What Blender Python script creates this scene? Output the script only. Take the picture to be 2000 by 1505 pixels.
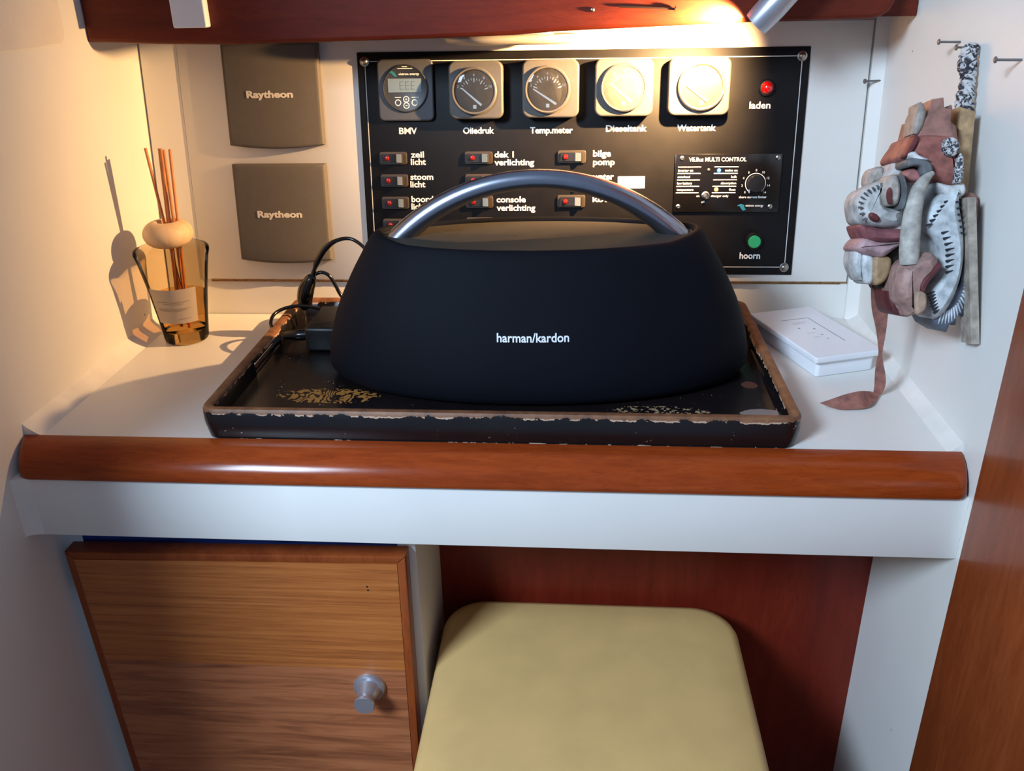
import bpy, bmesh, math, random
from mathutils import Vector, Matrix
random.seed(4)
for o in list(bpy.data.objects):
    bpy.data.objects.remove(o, do_unlink=True)
SC = bpy.context.scene
COL = SC.collection

# ------------------------------------------------------------------ camera
# world: X right, Y away, Z up, metres; the worktop of the chart table is Z = 0
cd = bpy.data.cameras.new('camera')
cam = bpy.data.objects.new('camera', cd); COL.objects.link(cam)
cd.sensor_fit = 'HORIZONTAL'; cd.sensor_width = 36.0
cd.lens = 1718.3 / 2000 * 36.0
cd.clip_start = 0.01
cr = Vector((0.99729995, 0.07111452, -0.01831753)); cu = Vector((-0.01340951, 0.42159512, 0.90668503)); cf = Vector((-0.07220105, 0.90399131, -0.4214104))
cam.matrix_world = Matrix(((cr.x, cu.x, -cf.x, 0.0583), (cr.y, cu.y, -cf.y, -0.6909), (cr.z, cu.z, -cf.z, 0.3806), (0, 0, 0, 1)))
SC.camera = cam

# ------------------------------------------------------------------ light
SC.view_settings.view_transform = 'Standard'
SC.view_settings.look = 'None'
SC.view_settings.gamma = 1.0
SC.view_settings.use_curve_mapping = False
SC.view_settings.exposure = 0.0
W = bpy.data.worlds.new('world'); SC.world = W; W.use_nodes = True
W.node_tree.nodes['Background'].inputs[0].default_value = (0.50, 0.68, 1.0, 1)
W.node_tree.nodes['Background'].inputs[1].default_value = 0.36

def look(o, target):
    d = Vector(target) - o.location
    o.rotation_euler = d.to_track_quat('-Z', 'Y').to_euler()

def area(name, loc, target, sx, sy, power, col):
    l = bpy.data.lights.new(name, 'AREA'); l.shape = 'RECTANGLE'; l.size = sx; l.size_y = sy
    l.energy = power; l.color = col
    o = bpy.data.objects.new(name, l); COL.objects.link(o); o.location = loc; look(o, target)
    return o
# daylight coming down the companionway, left of and behind the camera
area('companionway_daylight', (-0.90, -1.27, 1.05), (0.08, 0.05, -0.1), 0.42, 0.42, 54.0, (0.60, 0.78, 1.0))

def spot(name, loc, target, power, col, deg, blend, rad):
    l = bpy.data.lights.new(name, 'SPOT'); l.energy = power; l.color = col
    l.spot_size = math.radians(deg); l.spot_blend = blend; l.shadow_soft_size = rad
    o = bpy.data.objects.new(name, l); COL.objects.link(o); o.location = loc; look(o, target)
    return o
LAMP = Vector((0.2120, 0.2400, 0.3355))
spot('reading_lamp_light', LAMP, LAMP + Vector((-0.67, 0.62, -0.40)), 46.0, (1.0, 0.58, 0.24), 136, 1.0, 0.004)

# ------------------------------------------------------------------ materials
def lin(c):
    f = lambda v: v / 12.92 if v <= 0.04045 else ((v + 0.055) / 1.055) ** 2.4
    return tuple(f(v / 255.0) for v in c) + (1.0,)

class NT:
    def __init__(s, name):
        s.m = bpy.data.materials.new(name); s.m.use_nodes = True
        s.t = s.m.node_tree; s.b = s.t.nodes['Principled BSDF']; s.o = s.t.nodes['Material Output']
        s._c = None
    def n(s, ty, **kw):
        x = s.t.nodes.new(ty)
        for k, v in kw.items(): setattr(x, k, v)
        return x
    def l(s, a, b): s.t.links.new(a, b)
    def coord(s):
        if s._c is None: s._c = s.n('ShaderNodeTexCoord').outputs['Object']
        return s._c
    def mapping(s, scale=(1, 1, 1), loc=(0, 0, 0), rot=(0, 0, 0)):
        m = s.n('ShaderNodeMapping'); s.l(s.coord(), m.inputs[0])
        m.inputs['Scale'].default_value = scale; m.inputs['Location'].default_value = loc; m.inputs['Rotation'].default_value = rot
        return m.outputs[0]
    def noise(s, scale, detail=3, rough=0.55, vec=None, dist=0.0):
        x = s.n('ShaderNodeTexNoise'); s.l(vec if vec is not None else s.coord(), x.inputs['Vector'])
        x.inputs['Scale'].default_value = scale; x.inputs['Detail'].default_value = detail
        x.inputs['Roughness'].default_value = rough; x.inputs['Distortion'].default_value = dist
        return x.outputs['Fac']
    def ramp(s, fac, stops):
        x = s.n('ShaderNodeValToRGB'); s.l(fac, x.inputs[0]); e = x.color_ramp.elements
        while len(e) < len(stops): e.new(0.5)
        for i, (p, c) in enumerate(stops): e[i].position = p; e[i].color = c
        return x.outputs[0]
    def mix(s, fac, a, b):
        x = s.n('ShaderNodeMix', data_type='RGBA')
        for sock, v in ((x.inputs[0], fac), (x.inputs[6], a), (x.inputs[7], b)):
            if hasattr(v, 'links') or hasattr(v, 'is_linked'): s.l(v, sock)
            else: sock.default_value = v
        return x.outputs[2]
    def math(s, op, a, b=None, c=None):
        x = s.n('ShaderNodeMath', operation=op)
        for i, v in enumerate((a, b, c)):
            if v is None: continue
            if isinstance(v, (int, float)): x.inputs[i].default_value = v
            else: s.l(v, x.inputs[i])
        return x.outputs[0]
    def xyz(s):
        x = s.n('ShaderNodeSeparateXYZ'); s.l(s.coord(), x.inputs[0]); return x.outputs
    def bump(s, h, strength=0.2, dist=0.001):
        x = s.n('ShaderNodeBump'); s.l(h, x.inputs['Height']); x.inputs['Strength'].default_value = strength
        x.inputs['Distance'].default_value = dist; s.l(x.outputs[0], s.b.inputs['Normal'])
    def set(s, **kw):
        for k, v in kw.items():
            i = s.b.inputs[k]
            if hasattr(v, 'is_linked'): s.l(v, i)
            else: i.default_value = v
        return s.m

def plain(name, rgb, rough=0.5, metal=0.0, var=0.12, scale=40.0, spec=0.5, **kw):
    t = NT(name); c = lin(rgb)
    f = t.noise(scale, 4)
    d = tuple(x * (1 - var) for x in c[:3]) + (1,); u = tuple(min(1, x * (1 + var)) for x in c[:3]) + (1,)
    t.set(**{'Base Color': t.ramp(f, [(0.3, d), (0.7, u)]), 'Roughness': rough, 'Metallic': metal, 'Specular IOR Level': spec})
    for k, v in kw.items(): t.b.inputs[k.replace('_', ' ')].default_value = v
    return t.m

def laminate(name, rgb, rough=0.42, speck=True):
    t = NT(name); c = lin(rgb)
    f = t.noise(6.0, 5, 0.6)
    base = t.ramp(f, [(0.25, tuple(x * 0.93 for x in c[:3]) + (1,)), (0.75, c)])
    if speck:
        v = t.n('ShaderNodeTexVoronoi'); t.l(t.coord(), v.inputs['Vector']); v.inputs['Scale'].default_value = 26
        s = t.math('LESS_THAN', v.outputs['Distance'], 0.032)
        g = t.math('GREATER_THAN', t.noise(9.0, 1), 0.62)
        base = t.mix(t.math('MULTIPLY', s, g), base, lin((70, 60, 50)))
    t.set(**{'Base Color': base, 'Roughness': rough})
    t.bump(t.noise(90, 3), 0.04, 0.0006)
    return t.m

def wood(name, dark, mid, light, stretch, scale=9.0, rough=0.3, coat=0.0, contrast=0.22, pores=True):
    t = NT(name)
    v = t.mapping(scale=stretch)
    f = t.noise(scale, 6, 0.62, v, 0.6)
    f2 = t.noise(scale * 5.5, 4, 0.6, v)
    m = t.math('ADD', t.math('MULTIPLY', f, 0.7), t.math('MULTIPLY', f2, 0.3))
    col = t.ramp(m, [(0.5 - contrast, lin(dark)), (0.5, lin(mid)), (0.5 + contrast, lin(light))])
    if pores:
        p = t.noise(scale * 14, 2, 0.5, v)
        col = t.mix(t.math('MULTIPLY', t.math('GREATER_THAN', p, 0.62), 0.25), col, lin(dark))
    t.set(**{'Base Color': col, 'Roughness': rough, 'Coat Weight': coat, 'Coat Roughness': 0.12, 'Specular IOR Level': 0.22})
    t.bump(f2, 0.05, 0.0005)
    return t.m

def emit(name, rgb, strength):
    t = NT(name); c = lin(rgb)
    t.set(**{'Base Color': c, 'Emission Color': c, 'Emission Strength': strength}); return t.m

def tinted_glass(name, rgb, gloss=0.12, dust=0.0, rough=0.03):
    t = NT(name); t.t.nodes.remove(t.b)
    tr = t.n('ShaderNodeBsdfTransparent'); tr.inputs[0].default_value = lin(rgb)
    gl = t.n('ShaderNodeBsdfGlossy'); gl.inputs['Roughness'].default_value = rough; gl.inputs[0].default_value = (1, 1, 1, 1)
    lw = t.n('ShaderNodeLayerWeight'); lw.inputs[0].default_value = gloss
    mx = t.n('ShaderNodeMixShader'); t.l(lw.outputs['Fresnel'], mx.inputs[0]); t.l(tr.outputs[0], mx.inputs[1]); t.l(gl.outputs[0], mx.inputs[2])
    out = mx.outputs[0]
    if dust > 0:
        df = t.n('ShaderNodeBsdfDiffuse'); df.inputs[0].default_value = lin((225, 215, 195))
        m2 = t.n('ShaderNodeMixShader')
        t.l(t.math('MULTIPLY', t.ramp(t.noise(70, 5, 0.7), [(0.3, (0.6, 0.6, 0.6, 1)), (0.75, (1, 1, 1, 1))]), dust), m2.inputs[0])
        t.l(out, m2.inputs[1]); t.l(df.outputs[0], m2.inputs[2]); out = m2.outputs[0]
    t.l(out, t.o.inputs[0]); return t.m

M = {}
M['white'] = laminate('white_laminate', (224, 221, 214))
M['white_clean'] = laminate('white_board', (226, 223, 216), 0.38, False)
M['caulk'] = plain('caulk', (222, 218, 210), 0.6, var=0.06, scale=40)
M['trim'] = wood('varnished_teak', (96, 34, 11), (138, 56, 19), (162, 74, 28), (1.2, 9, 9), 6, 0.17, 0.0, 0.3)
M['beam'] = wood('varnished_mahogany', (66, 20, 10), (92, 30, 15), (112, 44, 20), (1.5, 9, 9), 6, 0.46, 0.0, 0.3)
M['lipping'] = wood('teak_lipping', (98, 40, 16), (136, 64, 27), (156, 80, 36), (9, 9, 1.2), 6, 0.35, 0.2, 0.3)
M['bulkhead'] = wood('bulkhead_teak', (98, 44, 18), (132, 62, 28), (156, 84, 44), (6, 6, 1.0), 5, 0.4, 0.15, 0.3)
M['red_wood'] = wood('dark_mahogany', (78, 20, 10), (104, 30, 16), (122, 42, 22), (5, 5, 0.8), 5, 0.4, 0.1, 0.3)
M['stool_vinyl'] = plain('stool_vinyl', (212, 174, 112), 0.55, var=0.05, scale=25)
M['blue'] = plain('dark_blue_lining', (40, 68, 150), 0.7)
M['panel_black'] = plain('panel_black', (17, 16, 18), 0.5, var=0.25, scale=30, spec=0.16)
M['bezel'] = plain('bezel_grey', (74, 72, 70), 0.5, var=0.06, scale=200)
M['bmv'] = plain('monitor_grey', (62, 64, 70), 0.5, var=0.05, scale=200)
M['bmv_face'] = plain('monitor_face', (40, 42, 46), 0.4, var=0.05)
M['dial'] = plain('dial_black', (14, 14, 15), 0.5, var=0.1)
M['print'] = plain('white_print', (228, 226, 220), 0.5, var=0.02)
M['line'] = plain('engraved_line', (200, 198, 192), 0.5, var=0.05)
M['teal'] = plain('teal_logo', (30, 110, 125), 0.5, var=0.05)
M['lcd'] = plain('lcd_grey', (104, 122, 132), 0.3, var=0.04)
M['lcd_ink'] = plain('lcd_ink', (74, 88, 98), 0.4, var=0.02)
M['cover'] = plain('cover_grey', (95, 90, 85), 0.6, var=0.04, scale=120, spec=0.2)
M['cover_print'] = plain('cover_print', (214, 208, 196), 0.5, var=0.02)
M['light_shade'] = plain('light_shade_silver', (196, 190, 178), 0.35, 0.25, var=0.03)
M['steel'] = plain('steel', (190, 188, 184), 0.25, 1.0, var=0.06)
M['screw'] = plain('screw_steel', (170, 165, 155), 0.3, 1.0, var=0.1)
M['satin'] = plain('satin_nickel', (186, 188, 196), 0.34, 0.8, var=0.05)
M['handle'] = plain('brushed_handle', (158, 162, 174), 0.27, 1.0, var=0.04, scale=80)
M['nail'] = plain('nail_steel', (120, 118, 118), 0.45, 0.8, var=0.15, scale=300)
M['dark_nail'] = plain('dark_nail', (50, 34, 28), 0.5, 0.4)
M['red_lens'] = plain('red_lens', (190, 8, 10), 0.12, var=0.02, Coat_Weight=1.0)
M['red_dot'] = plain('red_indicator', (112, 16, 14), 0.3, var=0.05)
M['green'] = plain('green_button', (40, 150, 90), 0.4, var=0.04)
M['black'] = plain('black_plastic', (18, 18, 20), 0.4, var=0.1)
M['glossblack'] = plain('gloss_black', (14, 13, 14), 0.18, var=0.1)
M['rocker'] = plain('rocker_black', (30, 27, 26), 0.35, var=0.1)
M['rocker_lit'] = plain('rocker_lit_face', (196, 186, 160), 0.5, var=0.06)  # lamplight on the black rocker's tilted end, painted in as beige
M['switch_frame'] = plain('switch_frame', (58, 50, 42), 0.4, var=0.1)
M['glass'] = tinted_glass('gauge_glass', (250, 250, 248), 0.2, 0.03)
M['glass_dusty'] = tinted_glass('gauge_glass_hazed', (250, 250, 248), 0.2, 0.035)
M['glass_milky'] = tinted_glass('gauge_glass_milky', (250, 250, 248), 0.2, 0.15)
M['smoke'] = tinted_glass('smoked_glass', (224, 212, 192), 0.1, 0.0)
M['smoke_thick'] = tinted_glass('smoked_glass_base', (232, 220, 198), 0.3, 0.0)
M['liquid'] = tinted_glass('amber_oil', (246, 226, 190), 0.1, 0.0)
M['paper'] = plain('diffuser_label', (172, 156, 138), 0.6, var=0.03)
M['paper_print'] = plain('diffuser_label_print', (150, 134, 116), 0.6, var=0.03)
M['bead'] = wood('pale_wood_bead', (196, 160, 118), (216, 184, 144), (228, 200, 164), (6, 6, 1), 14, 0.5, 0, 0.3, False)
M['reed'] = plain('reed', (206, 134, 78), 0.6, var=0.2, scale=80)
M['speaker_top'] = plain('speaker_top_rubber', (52, 48, 42), 0.75, var=0.06, scale=60, spec=0.2)
M['speaker_logo'] = plain('speaker_logo', (225, 228, 235), 0.4, var=0.02)
M['white_plastic'] = plain('white_plastic', (228, 229, 232), 0.35, var=0.02)
M['grey_mark'] = plain('grey_mark', (140, 140, 150), 0.5, var=0.05)
M['plate'] = plain('cream_wall_patch', (214, 206, 196), 0.5, var=0.03)
M['led_blue'] = emit('led_blue', (50, 100, 255), 7.0)
M['led_amber'] = emit('led_amber', (255, 190, 70), 8.0)
M['bulb'] = emit('lamp_bulb', (255, 214, 150), 30.0)
M['brass'] = plain('hinge_brass', (150, 112, 70), 0.45, 0.7, var=0.3, scale=90)
M['floor'] = wood('cabin_sole', (70, 40, 20), (96, 56, 30), (120, 76, 42), (8, 1, 8), 5, 0.45)

def door_wood():
    t = NT('teak_veneer')
    z = t.xyz()[2]
    v = t.mapping(scale=(0.5, 4, 26)); v2 = t.mapping(scale=(1.0, 4, 15), rot=(0, 0.10, 0))
    a = t.noise(9, 6, 0.6, v, 0.35); b = t.noise(7, 6, 0.6, v2, 0.9)
    fa = t.noise(55, 3, 0.55, v)
    ca = t.ramp(t.math('ADD', t.math('MULTIPLY', a, 0.65), t.math('MULTIPLY', fa, 0.35)), [(0.3, lin((116, 58, 24))), (0.5, lin((170, 96, 42))), (0.7, lin((194, 120, 60)))])
    cb = t.ramp(b, [(0.3, lin((118, 64, 36))), (0.55, lin((172, 102, 62))), (0.75, lin((180, 116, 74)))])
    k = t.math('LESS_THAN', z, 0.486)
    t.set(**{'Base Color': t.mix(k, ca, cb), 'Roughness': 0.42, 'Coat Weight': 0.12, 'Coat Roughness': 0.2})
    t.bump(fa, 0.05, 0.0005); return t.m
M['door'] = door_wood()

def fabric():
    t = NT('speaker_fabric')
    v = t.n('ShaderNodeTexVoronoi'); t.l(t.coord(), v.inputs['Vector']); v.inputs['Scale'].default_value = 520
    f = t.noise(5, 3)
    t.set(**{'Base Color': t.ramp(f, [(0.3, lin((8, 10, 16))), (0.7, lin((12, 14, 22)))]), 'Roughness': 0.7, 'Specular IOR Level': 0.1})
    t.bump(v.outputs['Distance'], 0.15, 0.0004); return t.m
M['fabric'] = fabric()

def lacquer():
    # black lacquered tray: worn brown rim, pale chips, rubbed gold ornament on the floor of the tray
    t = NT('tray_lacquer'); x, y, z = t.xyz()
    n1 = t.noise(70, 5, 0.65); n2 = t.noise(260, 3, 0.6); n3 = t.noise(22, 4, 0.7)
    zz = t.math('ADD', z, t.math('MULTIPLY', t.math('SUBTRACT', n1, 0.5), 0.010))
    rim = t.math('GREATER_THAN', zz, 0.0272)
    black = t.ramp(n3, [(0.3, lin((17, 14, 16))), (0.7, lin((25, 19, 19)))])
    brown = t.ramp(n1, [(0.3, lin((88, 54, 34))), (0.6, lin((126, 84, 54))), (0.8, lin((150, 112, 80)))])
    chip = t.math('GREATER_THAN', n2, 0.715)
    lowedge = t.math('LESS_THAN', t.math('ADD', z, t.math('MULTIPLY', n3, 0.004)), 0.0032)
    corner = t.math('GREATER_THAN', t.math('ABSOLUTE', x), 0.258)
    front = t.math('LESS_THAN', y, -0.140)
    cor = t.math('MULTIPLY', t.math('MULTIPLY', corner, front), t.math('GREATER_THAN', n1, 0.56))
    low = t.math('MULTIPLY', lowedge, t.math('GREATER_THAN', n1, 0.57))
    wear = t.math('MAXIMUM', t.math('MAXIMUM', t.math('MULTIPLY', chip, t.math('GREATER_THAN', n3, 0.5)), cor), low)
    def ell(cx, cy, rx, ry):
        a = t.math('POWER', t.math('DIVIDE', t.math('SUBTRACT', x, cx), rx), 2); b = t.math('POWER', t.math('DIVIDE', t.math('SUBTRACT', y, cy), ry), 2)
        return t.math('LESS_THAN', t.math('ADD', t.math('ADD', a, b), t.math('MULTIPLY', t.math('SUBTRACT', n1, 0.5), 1.6)), 1.0)
    flo = t.math('LESS_THAN', z, 0.0125)
    w = t.n('ShaderNodeTexWave'); t.l(t.coord(), w.inputs['Vector']); w.inputs['Scale'].default_value = 38; w.inputs['Distortion'].default_value = 30; w.inputs['Detail'].default_value = 3
    wv = t.math('MULTIPLY', t.math('GREATER_THAN', w.outputs['Fac'], 0.42), t.math('GREATER_THAN', n1, 0.44))
    g1 = t.math('MULTIPLY', t.math('MULTIPLY', ell(-0.170, -0.078, 0.052, 0.017), wv), flo)
    g2 = t.math('MULTIPLY', t.math('MULTIPLY', ell(0.150, -0.100, 0.045, 0.010), t.math('GREATER_THAN', n2, 0.55)), flo)
    p1 = t.math('MULTIPLY', ell(0.243, -0.040, 0.008, 0.008), flo)
    p2 = t.math('MULTIPLY', ell(0.244, -0.103, 0.020, 0.010), flo)
    c = t.mix(wear, black, lin((176, 158, 140)))
    c = t.mix(rim, c, brown)
    edge = t.math('MULTIPLY', t.math('GREATER_THAN', zz, 0.0262), t.math('LESS_THAN', zz, 0.0276))
    c = t.mix(t.math('MULTIPLY', edge, t.math('GREATER_THAN', n1, 0.5)), c, lin((178, 150, 128)))
    c = t.mix(g1, c, lin((150, 104, 52))); c = t.mix(g2, c, lin((150, 126, 96)))
    c = t.mix(p1, c, lin((92, 54, 44))); c = t.mix(p2, c, lin((132, 118, 112)))
    r = t.math('ADD', 0.24, t.math('MULTIPLY', t.math('MAXIMUM', rim, wear), 0.3))
    t.set(**{'Base Color': c, 'Roughness': r}); t.bump(n1, 0.12, 0.0006); return t.m
M['lacquer'] = lacquer()

for nm, rgb in dict(m_cream=(172, 172, 169), m_cream2=(163, 154, 144), m_white=(188, 188, 186), m_pale=(176, 181, 182), m_red=(136, 84, 75), m_red2=(139, 100, 89), m_dark_red=(91, 45, 47), m_grey=(138, 130, 121), m_slate=(92, 95, 97),
                    m_pink_red=(153, 101, 96), m_lip=(125, 77, 80), m_pink=(163, 134, 135), m_tooth=(181, 184, 183), m_tan=(157, 128, 94), m_tan2=(166, 139, 117), m_mouth=(37, 30, 25), m_mane=(82, 89, 100), m_jaw=(151, 121, 112), m_ink=(39, 40, 46), m_tusk=(165, 161, 152), m_board=(152, 140, 127), m_leather=(146, 97, 86), m_stroke=(176, 181, 185)).items():
    M[nm] = plain('mask_' + nm[2:], rgb, 0.55, var=0.36, scale=110, spec=0.3)

def speckled(name, a, b, scale, thr=0.5):
    t = NT(name); f = t.noise(scale, 3, 0.6, None, 1.5)
    t.set(**{'Base Color': t.ramp(f, [(thr - 0.04, lin(a)), (thr + 0.04, lin(b))]), 'Roughness': 0.7}); return t.m
M['m_black_white'] = speckled('mask_black_white', (50, 48, 54), (190, 188, 186), 240, 0.52)
M['m_cord'] = speckled('mask_cord', (34, 34, 42), (184, 180, 178), 150, 0.5)

# ------------------------------------------------------------------ mesh helpers
class MB:
    """collects shapes and links them as one mesh object"""
    def __init__(s): s.b = bmesh.new(); s.smooth = False
    def _verts(s, new, mat):
        if mat is not None:
            for v in new: v.co = mat @ v.co
    def box(s, x0, x1, y0, y1, z0, z1, bev=0.0, seg=2, mat=None):
        t = bmesh.new(); bmesh.ops.create_cube(t, size=1)
        for v in t.verts: v.co = Vector(((v.co.x + .5) * (x1 - x0) + x0, (v.co.y + .5) * (y1 - y0) + y0, (v.co.z + .5) * (z1 - z0) + z0))
        if bev > 0: bmesh.ops.bevel(t, geom=t.edges[:], offset=bev, segments=seg, affect='EDGES', profile=0.5)
        s.add(t, mat); return s
    def add(s, t, mat=None):
        m = {}
        for v in t.verts: m[v] = s.b.verts.new(mat @ v.co if mat is not None else v.co)
        for f in t.faces:
            try: s.b.faces.new([m[v] for v in f.verts])
            except ValueError: pass
        t.free(); return s
    def prism(s, poly, a, b, axis='z', bev=0.0, seg=2, bev_all=False):
        """extrude a polygon (2D) from a to b along axis; for axis y the polygon is (x,z), for axis x it is (y,z)"""
        f = {'z': lambda p, h: (p[0], p[1], h), 'y': lambda p, h: (p[0], h, p[1]), 'x': lambda p, h: (h, p[0], p[1])}[axis]
        t = bmesh.new(); A = [t.verts.new(f(p, a)) for p in poly]; B = [t.verts.new(f(p, b)) for p in poly]
        n = len(poly)
        t.faces.new(A); t.faces.new(B[::-1])
        for i in range(n): t.faces.new([A[i], B[i], B[(i + 1) % n], A[(i + 1) % n]])
        bmesh.ops.recalc_face_normals(t, faces=t.faces[:])
        if bev > 0:
            es = t.edges[:] if bev_all else [e for e in t.edges if (e.verts[0] in A) == (e.verts[1] in A) and ((e.verts[0] in A and e.verts[1] in A) or (e.verts[0] in B and e.verts[1] in B))]
            bmesh.ops.bevel(t, geom=es, offset=bev, segments=seg, affect='EDGES', profile=0.5)
        s.add(t); return s
    def rings(s, rings, cap0=True, cap1=True, closed=True):
        t = bmesh.new(); R = [[t.verts.new(p) for p in r] for r in rings]; n = len(R[0])
        for i in range(len(R) - 1):
            for j in range(n if closed else n - 1):
                k = (j + 1) % n
                t.faces.new([R[i][j], R[i][k], R[i + 1][k], R[i + 1][j]])
        if cap0 and closed: t.faces.new(R[0][::-1])
        if cap1 and closed: t.faces.new(R[-1])
        bmesh.ops.recalc_face_normals(t, faces=t.faces[:])
        s.add(t); return s
    def lathe(s, prof, c=(0, 0, 0), axis=(0, 0, 1), n=32, cap0=True, cap1=True):
        q = Vector((0, 0, 1)).rotation_difference(Vector(axis)).to_matrix(); c = Vector(c)
        s.rings([[c + q @ Vector((max(r, 1e-5) * math.cos(2 * math.pi * k / n), max(r, 1e-5) * math.sin(2 * math.pi * k / n), h)) for k in range(n)] for r, h in prof], cap0, cap1); return s
    def tube(s, pts, r, n=10, sub=0, caps=True, flat=1.0):
        P = [Vector(p) for p in pts]; R = list(r) if isinstance(r, (list, tuple)) else [r] * len(P)
        if sub:
            Q = []; S = []
            for i in range(len(P) - 1):
                p0 = P[max(i - 1, 0)]; p1 = P[i]; p2 = P[i + 1]; p3 = P[min(i + 2, len(P) - 1)]
                for k in range(sub):
                    u = k / sub
                    Q.append(0.5 * ((2 * p1) + (p2 - p0) * u + (2 * p0 - 5 * p1 + 4 * p2 - p3) * u * u + (3 * p1 - p0 - 3 * p2 + p3) * u ** 3)); S.append(R[i] * (1 - u) + R[i + 1] * u)
            Q.append(P[-1]); S.append(R[-1]); P = Q; R = S
        T = [(P[min(i + 1, len(P) - 1)] - P[max(i - 1, 0)]).normalized() for i in range(len(P))]
        nrm = T[0].orthogonal().normalized(); rings = []
        for i, p in enumerate(P):
            nrm = (nrm - T[i] * nrm.dot(T[i])).normalized(); bi = T[i].cross(nrm)
            rings.append([p + (nrm * math.cos(2 * math.pi * k / n) + bi * math.sin(2 * math.pi * k / n) * flat) * R[i] for k in range(n)])
        s.rings(rings, caps, caps); return s
    def build(s, name, mat, parent=None, smooth=None, label=None):
        me = bpy.data.meshes.new(name); bmesh.ops.recalc_face_normals(s.b, faces=s.b.faces[:]); s.b.to_mesh(me); s.b.free()
        o = bpy.data.objects.new(name, me); COL.objects.link(o); me.materials.append(mat)
        if parent is not None:
            off = parent.get('_off')
            root = parent
            while root.parent is not None: root = root.parent
            if root.get('_world'):
                me.transform(Matrix.Translation(-Vector(root.location)))
            o.parent = parent
        a = 40 if smooth is None else smooth
        if a:
            me.polygons.foreach_set('use_smooth', [True] * len(me.polygons))
            bpy.context.view_layer.objects.active = o
            try: me.set_sharp_from_angle(angle=math.radians(a))
            except Exception: pass
            for p_ in me.polygons:
                if p_.loop_total > 8: p_.use_smooth = False
        if label: o['label'] = label
        return o

def thing(name, label, cat, loc=(0, 0, 0), rot=None, group=None, world=True):
    """an Empty at the thing's base; with world=True its parts are given in world coordinates"""
    o = bpy.data.objects.new(name, None); COL.objects.link(o); o.empty_display_size = 0.02
    o.location = loc
    if rot is not None: o.rotation_euler = rot
    o['label'] = label; o['category'] = cat
    if group: o['group'] = group
    if world: o['_world'] = True
    ROOTS.append(o)
    return o
ROOTS = []
def tag(o, label, cat, group=None):
    o['label'] = label; o['category'] = cat
    if group: o['group'] = group
    return o
def struct(name, mb, mat, **k):
    o = mb.build(name, mat, **k); o['kind'] = 'structure'; return o

def text_mesh(txt, x, y, w=None, size=0.01, align='LEFT', bold=0.0, squeeze=None, depth=0.00015):
    """a bmesh of lettering in the local XY plane: baseline at y, left/right/centre edge at x, optionally fitted to width w"""
    cu_ = bpy.data.curves.new('lettering', 'FONT'); cu_.body = txt; cu_.size = size; cu_.extrude = depth; cu_.resolution_u = 3
    cu_.offset = bold; cu_.space_line = 0.85
    ob = bpy.data.objects.new('lettering', cu_); COL.objects.link(ob)
    dg = bpy.context.evaluated_depsgraph_get(); me = bpy.data.meshes.new_from_object(ob.evaluated_get(dg))
    bpy.data.objects.remove(ob, do_unlink=True); bpy.data.curves.remove(cu_)
    t = bmesh.new(); t.from_mesh(me); bpy.data.meshes.remove(me)
    x0 = min(v.co.x for v in t.verts); x1 = max(v.co.x for v in t.verts)
    k = 1.0 if w is None else w / (x1 - x0)
    dx = {'LEFT': x - x0 * k, 'RIGHT': x - x1 * k, 'CENTER': x - (x0 + x1) * k / 2}[align]
    for v in t.verts: v.co.x = v.co.x * k + dx; v.co.y += y
    return t

def rrect(x0, x1, y0, y1, r, n=6):
    p = []
    for cx, cy, a0 in ((x1 - r, y1 - r, 0), (x0 + r, y1 - r, 90), (x0 + r, y0 + r, 180), (x1 - r, y0 + r, 270)):
        for k in range(n + 1):
            a = math.radians(a0 + 90 * k / n); p.append((cx + r * math.cos(a), cy + r * math.sin(a)))
    return p
def ell(cx, cy, rx, ry, n=28, a0=0.0, a1=2 * math.pi):
    return [(cx + rx * math.cos(a0 + (a1 - a0) * k / n), cy + ry * math.sin(a0 + (a1 - a0) * k / n)) for k in range(n)]

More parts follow.
